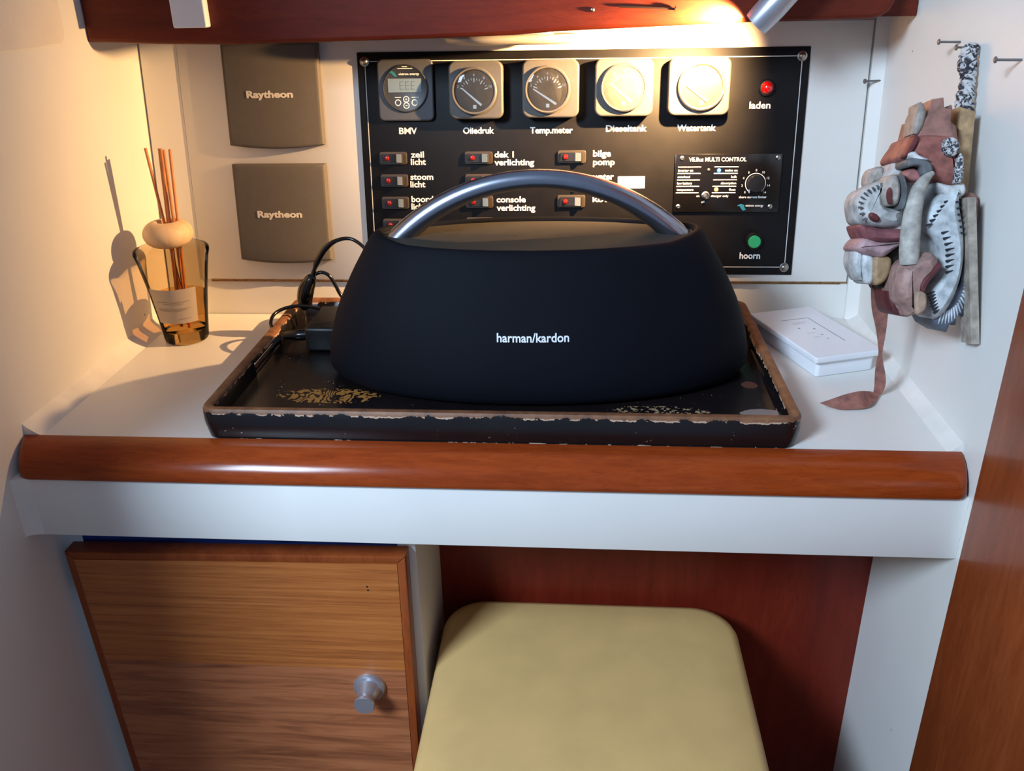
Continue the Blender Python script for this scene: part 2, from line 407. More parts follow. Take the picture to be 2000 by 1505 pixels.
# ------------------------------------------------------------------ outlines of the carved mask: (out from the wall, up), metres
MASK_PARTS=[
('head','m_cream',-0.024,0.026,[(0.0657,0.0363),(0.071,0.0289),(0.0747,0.0214),(0.0784,0.0147),(0.088,0.0081),(0.0943,0.0009),(0.0956,-0.0054),(0.095,-0.016),(0.0912,-0.0223),(0.0663,-0.0317),(0.0571,-0.0564),(0.0417,-0.0865),(0.0198,-0.0985),(0.009,-0.0734),(0.0106,-0.0181),(0.0146,0.0133),(0.0174,0.0402)]),
('forehead','m_red',-0.018,0.042,[(0.0735,0.0321),(0.0677,0.0426),(0.0609,0.0498),(0.0327,0.0488),(0.0252,0.0391),(0.022,0.0221),(0.0227,0.0099),(0.0413,0.0108),(0.0522,0.0161),(0.0573,0.0263),(0.0676,0.028)]),
('crown','m_red2',-0.008,0.034,[(0.0638,0.0387),(0.0613,0.0509),(0.0589,0.0631),(0.0525,0.0654),(0.0488,0.0703),(0.047,0.0787),(0.0386,0.0798),(0.0371,0.0706),(0.0343,0.0713),(0.0321,0.0741),(0.0307,0.0705),(0.0316,0.0612),(0.0269,0.0575),(0.0244,0.0454),(0.0329,0.0393),(0.053,0.037)]),
('crown_flame','m_grey',0.01,0.036,[(0.0624,0.0506),(0.0617,0.0644),(0.0596,0.0692),(0.0596,0.0745),(0.0576,0.076),(0.0551,0.0736),(0.053,0.0676),(0.0544,0.0575),(0.0587,0.0498)]),
('forehead_patch','m_dark_red',0.0,0.0445,[(0.0716,0.0326),(0.0669,0.0415),(0.0634,0.0487),(0.0604,0.0463),(0.0634,0.0374),(0.0695,0.031)]),
('eyebrow','m_slate',0.02,0.05,[(0.0711,0.0264),(0.0682,0.03),(0.0585,0.0291),(0.0523,0.0263),(0.0499,0.0207),(0.0527,0.0146),(0.0577,0.0175),(0.0593,0.0231),(0.0642,0.0239),(0.0693,0.0228)]),
('brow_flame','m_white',0.02,0.048,[(0.0692,0.033),(0.0646,0.0354),(0.06,0.0322),(0.0517,0.0285),(0.0577,0.0281),(0.0657,0.0282)]),
('cheek_patch','m_pink_red',0.02,0.043,[(0.0693,0.0173),(0.0644,0.023),(0.0585,0.0201),(0.0561,0.014),(0.0608,0.0124),(0.0662,0.0141)]),
('temple','m_white',0.0,0.041,[(0.0434,0.0113),(0.0311,0.0092),(0.0215,0.0108),(0.0197,0.0026),(0.0263,-0.0006),(0.0362,0.0019)]),
('ear_roundel','m_black_white',0.02,0.049,[(0.0297,0.0387),(0.0301,0.0354),(0.0317,0.0328),(0.0341,0.0313),(0.0369,0.0313),(0.0396,0.0328),(0.0416,0.0355),(0.0424,0.0388),(0.042,0.0421),(0.0405,0.0447),(0.038,0.0461),(0.0352,0.0461),(0.0325,0.0446),(0.0306,0.042)]),
('ear_strip','m_black_white',0.01,0.047,[(0.0289,0.0337),(0.0255,0.0305),(0.0243,0.0196),(0.0257,0.0116),(0.0296,0.0112),(0.0311,0.0197)]),
('eyelid','m_cream2',-0.022,0.006,[(0.0848,0.0121),(0.0854,0.0216),(0.0818,0.0267),(0.0751,0.028),(0.0718,0.0237),(0.073,0.0156)]),
('eyelid','m_cream2',0.012,0.046,[(0.0831,-0.0049),(0.0848,0.009),(0.0804,0.0171),(0.0743,0.0163),(0.0712,0.0057),(0.0725,-0.005),(0.0776,-0.0074)]),
('eyelid_edge','m_slate',0.02,0.049,[(0.0746,0.0168),(0.0718,0.0168),(0.0682,0.0054),(0.0693,-0.0088),(0.0729,-0.0092),(0.0714,0.0046)]),
('pupil','m_dark_red',0.03,0.048,[(0.0832,-0.0006),(0.0832,0.0056),(0.0813,0.0072),(0.0798,0.0031),(0.0798,-0.0034),(0.0813,-0.0059)]),
('snout','m_cream',-0.014,0.036,[(0.0817,0.0135),(0.0918,0.0098),(0.0993,0.0053),(0.103,-0.0026),(0.1021,-0.011),(0.0978,-0.021),(0.0827,-0.024),(0.0654,-0.0231),(0.0647,-0.0081),(0.0734,-0.0073),(0.0798,-0.0043)]),
('nostril','m_dark_red',0.02,0.0385,[(0.0851,-0.0178),(0.0856,-0.0193),(0.0873,-0.02),(0.0896,-0.0197),(0.0919,-0.0183),(0.0937,-0.0164),(0.0944,-0.0144),(0.0939,-0.0129),(0.0923,-0.0122),(0.09,-0.0126),(0.0876,-0.0139),(0.0859,-0.0158)]),
('upper_lip','m_lip',-0.012,0.035,[(0.0983,-0.0218),(0.0823,-0.0252),(0.064,-0.026),(0.0626,-0.0352),(0.0816,-0.0365),(0.0929,-0.0344),(0.0974,-0.029)]),
('gum','m_pink',-0.012,0.032,[(0.0934,-0.0323),(0.0806,-0.0361),(0.0623,-0.036),(0.0694,-0.0424),(0.0777,-0.0488),(0.0857,-0.048),(0.0968,-0.045),(0.1009,-0.0403)]),
('tooth','m_tooth',-0.012,0.022,[(0.0977,-0.0415),(0.0921,-0.0436),(0.0911,-0.0679),(0.0966,-0.0618),(0.0997,-0.0523)]),
('tooth','m_tooth',-0.012,0.024,[(0.0923,-0.0437),(0.0832,-0.0475),(0.0827,-0.0699),(0.0913,-0.0678)]),
('tooth','m_tan',0.0,0.027,[(0.0842,-0.0475),(0.0774,-0.0471),(0.0697,-0.0505),(0.0706,-0.0629),(0.076,-0.0707),(0.0832,-0.0703)]),
('mouth','m_mouth',-0.025,0.018,[(0.0719,-0.047),(0.0555,-0.0384),(0.0514,-0.0739),(0.0625,-0.0805),(0.0729,-0.0718)]),
('cheek','m_pale',0.0,0.044,[(0.0234,0.0081),(0.0312,0.0049),(0.039,0.0017),(0.0458,-0.0057),(0.0503,-0.0168),(0.0476,-0.0271),(0.0406,-0.0333),(0.0358,-0.0437),(0.0341,-0.0562),(0.0366,-0.0667),(0.0442,-0.0764),(0.0447,-0.092),(0.0359,-0.1),(0.0255,-0.0906),(0.0186,-0.0729),(0.0157,-0.0519),(0.0175,-0.0271),(0.0223,-0.0065)]),
('mane','m_mane',-0.012,0.034,[(0.0209,-0.0027),(0.0158,-0.0051),(0.0145,-0.011),(0.0106,-0.0143),(0.0114,-0.0193),(0.0066,-0.0243),(0.0074,-0.0351),(0.0118,-0.0368),(0.0095,-0.0562),(0.0056,-0.0646),(0.0078,-0.068),(0.0052,-0.0757),(0.0086,-0.0791),(0.0072,-0.0868),(0.012,-0.0894),(0.011,-0.0971),(0.0164,-0.0971),(0.0167,-0.1049),(0.0217,-0.1049),(0.0238,-0.111),(0.0298,-0.1076),(0.0342,-0.105),(0.0399,-0.0956),(0.0236,-0.0895),(0.0153,-0.0732),(0.0126,-0.0478),(0.0164,-0.0184)]),
('ear','m_red2',-0.004,0.028,[(0.0142,0.0027),(0.0047,0.0019),(0.0025,-0.0174),(0.0086,-0.0232),(0.0122,-0.014)]),
('ear_stub','m_tan',-0.004,0.026,[(0.0101,-0.0358),(0.0039,-0.0363),(0.0023,-0.0571),(0.0081,-0.0571)]),
('lower_jaw','m_jaw',0.0,0.054,[(0.0665,-0.0537),(0.0549,-0.0463),(0.0445,-0.0454),(0.039,-0.054),(0.0416,-0.0635),(0.0499,-0.0727),(0.0494,-0.0919),(0.0556,-0.0953),(0.0612,-0.097),(0.065,-0.0895),(0.0707,-0.0832),(0.0714,-0.0666),(0.0695,-0.057)]),
('jaw_slit','m_dark_red',0.02,0.0555,[(0.0421,-0.0532),(0.0402,-0.0573),(0.049,-0.0693),(0.0521,-0.0776),(0.0555,-0.0752),(0.0555,-0.0694),(0.0495,-0.0619)]),
('jaw_tip','m_tan2',0.02,0.057,[(0.0595,-0.0776),(0.0514,-0.078),(0.0506,-0.0909),(0.058,-0.0943)]),
('lower_lip','m_dark_red',-0.01,0.03,[(0.0718,-0.0788),(0.0669,-0.0706),(0.0593,-0.0843),(0.0525,-0.0977),(0.0644,-0.0969),(0.0689,-0.0917)]),
('lower_gum','m_pink',-0.01,0.034,[(0.0695,-0.0777),(0.0617,-0.082),(0.0577,-0.0914),(0.0644,-0.0915)])]
MASK_TUSK=[((0.0497,0.0183),0.0015),((0.0531,0.0159),0.003),((0.0572,0.0111),0.0047),((0.0606,0.003),0.006),((0.0629,-0.0111),0.007),((0.0638,-0.0274),0.0077),((0.0635,-0.0438),0.008),((0.0624,-0.0541),0.0075)]
MASK_SNOUT_STROKES=[((0.0858,0.0114),(0.0853,0.0071)),((0.0889,0.0098),(0.0878,0.0058)),((0.0925,0.0081),(0.0907,0.0046)),((0.0961,0.0061),(0.0935,0.003)),((0.0992,0.0036),(0.096,0.001)),((0.1015,0.0003),(0.0978,-0.0015)),((0.1029,-0.0038),(0.099,-0.0048)),((0.103,-0.0083),(0.0991,-0.0083)),((0.1015,-0.0137),(0.0978,-0.0125)),((0.0991,-0.0187),(0.096,-0.0164))]
MASK_CHEEK_STROKES=[((0.0381,-0.0293),(0.0325,-0.0277)),((0.0365,-0.0338),(0.0306,-0.0322)),((0.035,-0.0384),(0.0287,-0.0367)),((0.0339,-0.0429),(0.0271,-0.0412)),((0.0336,-0.0474),(0.0264,-0.0458)),((0.0332,-0.052),(0.0265,-0.0503)),((0.0329,-0.0565),(0.0265,-0.0549)),((0.0326,-0.0611),(0.0266,-0.0594)),((0.046,-0.0791),(0.0405,-0.0762)),((0.045,-0.0816),(0.0396,-0.0787)),((0.044,-0.0841),(0.0387,-0.0812)),((0.043,-0.0867),(0.0379,-0.0837)),((0.042,-0.0892),(0.037,-0.0862)),((0.041,-0.0917),(0.0362,-0.0887)),((0.04,-0.0942),(0.0353,-0.0912)),((0.0506,-0.0232),(0.0459,-0.0215)),((0.048,-0.0195),(0.0437,-0.0178)),((0.0455,-0.0158),(0.0416,-0.0142)),((0.0429,-0.0121),(0.0394,-0.0105)),((0.0404,-0.0085),(0.0373,-0.0068)),((0.0378,-0.0048),(0.0351,-0.0032)),((0.0286,-0.0048),(0.0254,-0.004)),((0.0274,-0.0097),(0.0243,-0.0089)),((0.0263,-0.0146),(0.0231,-0.0138)),((0.0251,-0.0195),(0.022,-0.0187)),((0.0239,-0.0244),(0.0208,-0.0236)),((0.0228,-0.0293),(0.0196,-0.0285))]
MASK_MANE_STROKES=[((0.0136,-0.0641),(0.0088,-0.0629)),((0.0133,-0.0671),(0.0083,-0.0673)),((0.0132,-0.0701),(0.0082,-0.0716)),((0.0133,-0.0731),(0.0084,-0.0758)),((0.0137,-0.0761),(0.009,-0.08)),((0.0143,-0.0788),(0.0098,-0.0839)),((0.0151,-0.0815),(0.011,-0.0877)),((0.0161,-0.0839),(0.0124,-0.0911)),((0.0173,-0.0861),(0.0141,-0.0943)),((0.0186,-0.0881),(0.0161,-0.097)),((0.0201,-0.0897),(0.0183,-0.0994)),((0.0218,-0.091),(0.0207,-0.1013)),((0.0235,-0.092),(0.0232,-0.1027)),((0.0253,-0.0927),(0.0259,-0.1037)),((0.0272,-0.093),(0.0287,-0.1041)),((0.0292,-0.093),(0.0315,-0.1041)),((0.0175,-0.0096),(0.0132,-0.0079)),((0.0168,-0.0145),(0.0124,-0.0129)),((0.016,-0.0195),(0.0116,-0.0178)),((0.0152,-0.0244),(0.0109,-0.0228)),((0.0144,-0.0294),(0.0101,-0.0278))]
MASK_BOARD=[(0.0168,-0.0008),(0.005,-0.1197)]
MASK_PLATE=[(0.0203,0.0683),(0.0061,-0.0012)]
MASK_CORD=([(0.0101,0.122),(0.0117,0.1096),(0.0086,0.1013),(0.0111,0.0847),(0.0121,0.0697)],[(0.0101,0.122),(0.0029,0.1251),(-0.0031,0.1218),(-0.0019,0.1053),(0.0007,0.0846),(0.0046,0.0697)])
MASK_TONGUE=[([0.318,0.075,0.132],[0.333,0.075,0.1321]),([0.3215,0.0802,0.1159],[0.3375,0.0802,0.116]),([0.3268,0.0868,0.0989],[0.3409,0.0868,0.1015]),([0.3343,0.092,0.0805],[0.344,0.092,0.0836]),([0.34,0.0968,0.0648],[0.3461,0.0968,0.0675]),([0.3443,0.1007,0.0502],[0.3475,0.1007,0.0513]),([0.3445,0.103,0.0413],[0.3499,0.103,0.0429]),([0.3461,0.1064,0.0275],[0.3559,0.1064,0.0265]),([0.3485,0.1093,0.0142],[0.3589,0.1093,0.0132]),([0.3496,0.1114,0.0044],[0.3563,0.1114,-0.0011]),([0.3473,0.1133,0.004],[0.3415,0.0868,0.004]),([0.3318,0.0971,0.012],[0.3335,0.0805,0.001]),([0.3181,0.0909,0.012],[0.3223,0.0779,0.001]),([0.305,0.0825,0.012],[0.3109,0.0766,0.002]),([0.2964,0.0797,0.01],[0.2997,0.0767,0.005]),([0.2897,0.0771,0.009],[0.2908,0.0769,0.008])]

# ------------------------------------------------------------------ the setting
YB, KT = 0.3302, 0.1266                     # back wall leans away: y = YB + KT*z
CC = 1 / math.sqrt(1 + KT * KT)
XL, XR = -0.4545, 0.392
def pl(u, v, h=0.0): return Vector((u, YB + KT * CC * v - CC * h, CC * v + KT * CC * h))
PROT = (math.atan2(1, KT), 0, 0)            # local x = right, y = up the leaning wall, z = out of it

struct('floor', MB().box(-0.6, 0.6, -0.9, 0.6, -0.78, -0.75), M['floor'])
struct('wall_left', MB().box(XL - 0.03, XL, -0.36, 0.5, -0.75, 0.7), M['white'])
struct('wall_right', MB().box(XR, XR + 0.03, -0.6, 0.5, -0.75, 0.7), M['white'])
wb = MB(); P = [pl(XL, -0.03), pl(XR, -0.03), pl(XR, 0.7), pl(XL, 0.7)]
Q = [pl(XL, -0.03, -0.03), pl(XR, -0.03, -0.03), pl(XR, 0.7, -0.03), pl(XL, 0.7, -0.03)]
wb.rings([P, Q]); struct('wall_back', wb, M['white'])
struct('trim_1', MB().box(0.3893, XR, -0.6, -0.042, -0.75, 0.7, 0.0008), M['bulkhead'], label='varnished teak bulkhead panel covering the near end of the right wall')
kb = MB().box(-0.10, XR, 0.145, 0.160, -0.75, -0.02); struct('trim_2', kb, M['red_wood'], label='dark mahogany panel closing the knee space behind the stool')
cl = MB().prism([(XL, 0.0), (XL + 0.017, 0.0), (XL + 0.012, 0.0025), (XL + 0.004, 0.008), (XL, 0.012)], 0.0005, 0.329, 'y'); cl.prism([(XL, -0.0310), (XL + 0.017, -0.0310), (XL + 0.008, -0.0322), (XL + 0.002, -0.0345), (XL, -0.0370)], -0.0880, -0.0270, 'z'); struct('trim_3', cl, M['caulk'], label='cream sealant bead between worktop and left wall')
cl = MB().prism([(XR, 0.0), (XR - 0.012, 0.0), (XR - 0.008, 0.002), (XR - 0.003, 0.006), (XR, 0.009)], 0.0005, 0.329, 'y'); struct('trim_4', cl, M['caulk'], label='cream sealant bead between worktop and right wall')
cb = MB(); cb.rings([[pl(0.3785, 0.0), pl(XR, 0.0), pl(XR, 0.6), pl(0.3785, 0.6)], [pl(0.3785, 0.0, .006), pl(XR, 0.0, .010), pl(XR, 0.6, .010), pl(0.3785, 0.6, .006)]])
struct('trim_5', cb, M['white_clean'], label='narrow white corner batten between back wall and right wall')
cb = MB(); cb.rings([[pl(XL, 0.0), pl(-0.4085, 0.0), pl(-0.4085, 0.6), pl(XL, 0.6)], [pl(XL + .003, 0.0, .004), pl(-0.4085, 0.0, .0035), pl(-0.4085, 0.6, .0035), pl(XL + .003, 0.6, .004)]])
struct('trim_6', cb, M['white_clean'], label='white filler strip in the left back corner behind the diffuser')

# hinged white panel on the back wall that carries the instruments
hp = thing('access_panel', 'white hinged back panel carrying the grey covers and the black switchboard', 'panel', pl(0, 0.045), PROT, world=False)
b = MB().box(-0.408, 0.3765, 0.0, 0.288, 0.0, 0.0045, 0.0008); b.build('panel_board', M['white'], hp)
b = MB()
x = -0.3975; k = 0
while x < 0.370:
    b.tube([(x, -0.0008, 0.003), (x + 0.0145, -0.0008, 0.003)], 0.0014 if k % 2 else 0.0011, 8); x += 0.0152; k += 1
b.box(-0.3985, 0.3705, -0.0035, -0.0004, 0.0, 0.0012); b.build('piano_hinge', M['brass'], hp)

# ------------------------------------------------------------------ chart table
ct = thing('chart_table', 'white built-in chart table with rounded varnished wooden front edge', 'table', (-0.03, 0.15, -0.0265))
MB().box(XL, XR, 0.0, YB - 0.002, -0.0265, 0.0).build('worktop', M['white'], ct)
prof = [(0.0, 0.0012), (-0.010, 0.0010), (-0.018, -0.0014), (-0.0255, -0.0062), (-0.031, -0.0125), (-0.0348, -0.0195), (-0.0358, -0.0245), (-0.0345, -0.0265), (0.0, -0.0265)]
R = []
for x_, k_ in ((-0.4535, 0.30), (-0.4525, 0.55), (-0.4500, 0.76), (-0.4460, 0.90), (-0.4410, 0.975), (-0.4360, 1.0), (0.3800, 1.0), (0.3850, 0.97), (0.3885, 0.88), (0.3905, 0.74), (0.3915, 0.5)):
    R.append([(x_, y_ * k_ if y_ < 0 else y_, z_) for y_, z_ in prof])
MB().rings(R).build('edge_moulding', M['trim'], ct, smooth=60, label='varnished orange brown wooden edge')
MB().box(XL, XR, -0.0312, -0.0132, -0.0885, -0.0265, 0.0006).build('fascia', M['white_clean'], ct)

# ------------------------------------------------------------------ cabinet below
cb = thing('cabinet', 'teak-veneered locker under the left half of the chart table', 'cabinet', (-0.27, 0.05, -0.75))
MB().box(-0.1145, -0.0965, 0.0165, 0.145, -0.75, -0.0885, 0.0005).build('side_panel', M['white_clean'], cb, label='white side panel facing the stool')
MB().box(-0.440, -0.1145, 0.022, 0.032, -0.19, -0.0885).build('lining', M['blue'], cb, label='dark blue inner lining seen above the door')
dy0, dy1 = -0.0045, 0.0155
def dpoly(ins): return [(-0.4452 + ins, -0.128 - ins), (-0.1028 - ins, -0.1225 - ins), (-0.1085 - ins, -0.70), (-0.4262 + ins, -0.70)]
door = MB().prism(dpoly(0.0085), dy0, dy1, 'y').build('door', M['door'], cb)
o_, i_ = dpoly(0), dpoly(0.0088)
b = MB()
b.prism([i_[0], i_[1], o_[1], o_[0]], dy0 + .0002, dy1, 'y', 0.0016, 2)
b.build('lipping', M['lipping'], door, label='redder solid wood top edge')
MB().prism([i_[1], o_[1], o_[2], i_[2]], dy0 + .0002, dy1, 'y', 0.0016, 2).build('lipping', M['lipping'], door, label='redder solid wood side edge')
b = MB().prism([o_[0], i_[0], i_[3], o_[3]], dy0 + .0002, dy1, 'y', 0.0016, 2)
b.build('lipping', M['lipping'], door, label='redder solid wood side edge')
b = MB().lathe([(0.0, 0), (0.0172, 0), (0.0172, 0.002), (0.0156, 0.0045), (0.0128, 0.0052), (0.0122, 0.0062), (0.0118, 0.010), (0.0098, 0.015), (0.0084, 0.018), (0.0088, 0.0205), (0.0106, 0.0230), (0.0108, 0.0265), (0.0102, 0.0275), (0.0, 0.0275)], (-0.1515, dy0, -0.2875), (0, -1, 0), 40)
b.build('knob', M['satin'], door, smooth=35, label='satin silver round knob on a round rose')
b = MB()
for dx, dz in ((0, 0), (0.0006, -0.0042)): b.lathe([(0, 0), (0.0012, 0), (0.001, 0.0002), (0, 0.0002)], (-0.143 + dx, dy0, -0.1590 + dz), (0, -1, 0), 8)
b.build('screw_hole', M['dark_nail'], door)

# ------------------------------------------------------------------ stool
st = thing('stool', 'low stool with a pale yellow vinyl seat under the chart table', 'stool', (0.077, -0.04, -0.75))
def seat_ring(s, z): return [(0.077 + (xx) * s, -0.045 + yy * s * 1.0, z) for xx, yy in rrect(-0.166, 0.166, -0.184, 0.184, 0.046, 8)]
b = MB(); R = []
for s, z in ((0.965, -0.335), (0.99, -0.331), (1.0, -0.322), (1.0, -0.300), (0.992, -0.290), (0.972, -0.2835), (0.93, -0.2805), (0.75, -0.2785), (0.4, -0.2775), (0.1, -0.2775)): R.append(seat_ring(s, z))
b.rings(R); b.build('seat_cushion', M['stool_vinyl'], st, smooth=70)
MB().box(-0.075, 0.229, -0.215, 0.125, -0.375, -0.336, 0.004).build('seat_frame', M['lipping'], st)
for sx, sy in ((-0.058, -0.195), (0.212, -0.195), (-0.058, 0.105), (0.212, 0.105)):
    MB().box(sx - 0.016, sx + 0.016, sy - 0.016, sy + 0.016, -0.75, -0.37, 0.003).build('leg', M['lipping'], st)

# ------------------------------------------------------------------ shelf with rounded fiddle rail above the panel
sh = thing('shelf', 'dark varnished mahogany shelf rail across the top of the niche', 'shelf', (-0.05, 0.3, 0.33))
low = [(-0.4548, 0.3262), (-0.38, 0.3232), (-0.31, 0.3218), (-0.20, 0.3228), (-0.10, 0.3246), (-0.01, 0.3268), (0.04, 0.3298), (0.10, 0.3315), (0.2174, 0.3352), (0.30, 0.3360), (0.340, 0.3362), (0.3500, 0.3385), (0.3575, 0.3440), (0.3610, 0.3510)]
poly = low + [(0.364, 0.43), (-0.4548, 0.43)]
MB().prism(poly, 0.2585, 0.2845, 'y', 0.0045, 3).build('fiddle_rail', M['beam'], sh, smooth=50)
MB().box(XL + 0.001, XR - 0.001, 0.284, 0.376, 0.3375, 0.3525).build('shelf_board', M['beam'], sh)

nl = thing('nail', 'thin dark nail lying along the wooden rail beside the reading lamp', 'nail', (0.123, 0.2575, 0.350))
b = MB().tube([(0.0955, 0.2572, 0.3520), (0.120, 0.2560, 0.3507), (0.1500, 0.2555, 0.3488)], 0.0011, 8); b.build('shank', M['dark_nail'], nl)
b = MB().lathe([(0, 0), (0.0024, 0), (0.0024, 0.0012), (0, 0.0014)], (0.1500, 0.2553, 0.3488), (1, -0.02, -0.06), 14); b.build('nail_head', M['dark_nail'], nl)
sc = MB().lathe([(0, 0), (0.0024, 0), (0.0022, 0.001), (0.0012, 0.0018), (0, 0.002)], (0.0698, 0.2586, 0.3492), (0, -1, 0), 16).build('screw', M['screw'])
tag(sc, 'small silver screw head in the wooden rail above the oblong light', 'screw')
wx = thing('switch_box', 'white plastic switch box on the wooden rail above the upper grey cover', 'switch box', (-0.336, 0.258, 0.3395))
MB().prism(rrect(-0.3545, -0.3196, 0.3390, 0.400, 0.002), 0.246, 0.2585, 'y', 0.0012, 2).build('housing', M['white_plastic'], wx)
MB().prism(rrect(-0.3475, -0.3265, 0.368, 0.393, 0.002), 0.2435, 0.2462, 'y', 0.0008, 2).build('rocker', M['white_plastic'], wx)

# oblong silver light under the shelf
ol = thing('oblong_light', 'slim oblong silver light hanging under the shelf above the switchboard', 'light', (-0.0145, 0.323, 0.3375))
b = MB(); R = []
for s, z in ((0.90, 0.3245), (0.985, 0.3230), (1.0, 0.3205), (0.96, 0.3180), (0.84, 0.3158), (0.60, 0.3144), (0.2, 0.3140)):
    R.append([(-0.0150 + math.copysign(abs(math.cos(a)) ** 0.75, math.cos(a)) * 0.0735 * (0.5 + 0.5 * s), 0.3200 + math.sin(a) * 0.0255 * s, z) for a in [2 * math.pi * k / 48 for k in range(48)]])
b.rings(R); b.build('shade', M['light_shade'], ol, smooth=50)
MB().prism(ell(-0.0145, 0.320, 0.045, 0.014), 0.3240, 0.3374).build('mount', M['satin'], ol)

# ------------------------------------------------------------------ reading lamp
lp = thing('reading_lamp', 'small silver spotlight at the right end of the wooden rail, switched on', 'lamp', (0.262, 0.245, 0.40))
ax = Vector((0.56, -0.20, 0.66)).normalized(); m0 = Vector((0.2268, 0.2370, 0.3350))
b = MB().lathe([(0.0118, 0.0), (0.0128, 0.0), (0.0132, 0.004), (0.0138, 0.022), (0.0132, 0.04), (0.0115, 0.054), (0.0080, 0.064), (0.0, 0.068), ], m0, ax, 40, cap0=False)
b.lathe([(0.0118, 0.0), (0.0124, 0.006), (0.0126, 0.02), (0.0115, 0.036), (0.0, 0.040)], m0, ax, 40, cap0=False, cap1=False)
b.build('lamp_shade', M['satin'], lp, smooth=40)
b = MB().lathe([(0.0, 0.0), (0.003, 0.001), (0.004, 0.004), (0.004, 0.012), (0.002, 0.016), (0, 0.016)], m0 + ax * 0.016, ax, 16); b.build('bulb', M['bulb'], lp)
b = MB().tube([m0 + ax * 0.050 + Vector((0, .004, 0.004)), (0.262, 0.238, 0.392), (0.264, 0.256, 0.404)], 0.004, 12, sub=6); b.build('arm', M['satin'], lp)
b = MB().lathe([(0, 0), (0.015, 0), (0.015, 0.003), (0.012, 0.0055), (0, 0.006)], (0.264, 0.2587, 0.404), (0, -1, 0), 28); b.build('wall_plate', M['satin'], lp)

# ------------------------------------------------------------------ grey instrument covers
def cover(name_loc, u0, u1, v0, v1, label, tx0, tx1, tb):
    c = thing('instrument_cover', label, 'cover', pl((u0 + u1) / 2, v0, 0.0046), PROT, 'grey instrument covers', world=False)
    w = (u1 - u0) / 2; h = v1 - v0; b = MB(); R = []
    for ins, z in ((0, 0), (0, 0.0070), (0.0006, 0.0085), (0.0018, 0.0095), (0.0040, 0.0100)):
        p = []
        N = 14
        for k in range(N + 1):                       # bulging lower edge, left to right
            t = -1 + 2 * k / N; p.append((t * (w - ins), -0.0042 * (1 - t * t) + ins, z + (0.0030 * (1 - t * t) if z > 0.006 else 0)))
        for k in range(N + 1):
            t = 1 - 2 * k / N; p.append((t * (w - ins), h - ins, z + (0.0030 * (1 - t * t) if z > 0.006 else 0)))
        R.append(p)
    b.rings(R, True, False)
    # slightly crowned face
    N = 14; rows = 8; ins = 0.0040; z = 0.0100; grid = []
    for j in range(rows + 1):
        s = j / rows
        grid.append([((-1 + 2 * k / N) * (w - ins), (1 - s) * (-0.0042 * (1 - (-1 + 2 * k / N) ** 2) + ins) + s * (h - ins), z + 0.0030 * (1 - (-1 + 2 * k / N) ** 2)) for k in range(N + 1)])
    t = bmesh.new(); V = [[t.verts.new(q) for q in r] for r in grid]
    for j in range(rows):
        for k in range(N): t.faces.new([V[j][k], V[j][k + 1], V[j + 1][k + 1], V[j + 1][k]])
    b.add(t); bmesh.ops.remove_doubles(b.b, verts=b.b.verts[:], dist=1e-5)
    b.build('shell', M['cover'], c, smooth=35)
    uc = (u0 + u1) / 2; tt = text_mesh('Raytheon', tx0 - uc, tb - v0, tx1 - tx0, 0.0105, bold=0.00042)
    for q in tt.verts: q.co.z += 0.0100 + 0.0030 * (1 - (q.co.x / w) ** 2) + 0.0002
    MB().add(tt).build('lettering', M['cover_print'], c, smooth=0)
    return c
cover(0, -0.3525, -0.2392, 0.2060, 0.3185, 'upper grey plastic instrument cover directly under the wooden rail', -0.3252, -0.2705, 0.2590)
cover(1, -0.3530, -0.2400, 0.0708, 0.1845, 'lower grey plastic instrument cover above the black cable', -0.3256, -0.2711, 0.1225)

# ------------------------------------------------------------------ switchboard
ip = thing('switchboard', 'large black switchboard with round gauges behind the speaker', 'switchboard', pl(0, 0, 0.0028), PROT, world=False)
PU0, PU1, PV0, PV1 = -0.1958, 0.3113, 0.0534, 0.3068
MB().box(PU0, PU1, PV0, PV1, 0.0019, 0.0040, 0.0008).build('panel_plate', M['panel_black'], ip)
H = 0.0041
b = MB()
def seg(mb, x0, y0, x1, y1, w=0.0009, z=H, h=0.00015):
    d = Vector((x1 - x0, y1 - y0, 0)).normalized(); n = Vector((-d.y, d.x, 0)) * w / 2
    q = [Vector((x0, y0, z)) + n, Vector((x0, y0, z)) - n, Vector((x1, y1, z)) - n, Vector((x1, y1, z)) + n]
    mb.rings([q, [p + Vector((0, 0, h)) for p in q]])
seg(b, -0.1815, 0.2970, 0.2965, 0.2970); seg(b, 0.3025, 0.2915, 0.3025, 0.0680); seg(b, -0.1868, 0.2915, -0.1868, 0.0680); seg(b, -0.1815, 0.0628, 0.2965, 0.0628)
b.build('border_line', M['line'], ip)
for sx, sy in ((-0.1872, 0.2970), (0.3023, 0.2968), (0.3020, 0.0625), (-0.1872, 0.0625)):
    b = MB().lathe([(0.0054, 0), (0.0054, 0.0006), (0.0040, 0.0010), (0.0034, 0.0024), (0.0018, 0.0034), (0, 0.0036)], (sx, sy, 0.004), n=24)
    b.build('screw', M['screw'], ip, smooth=50)
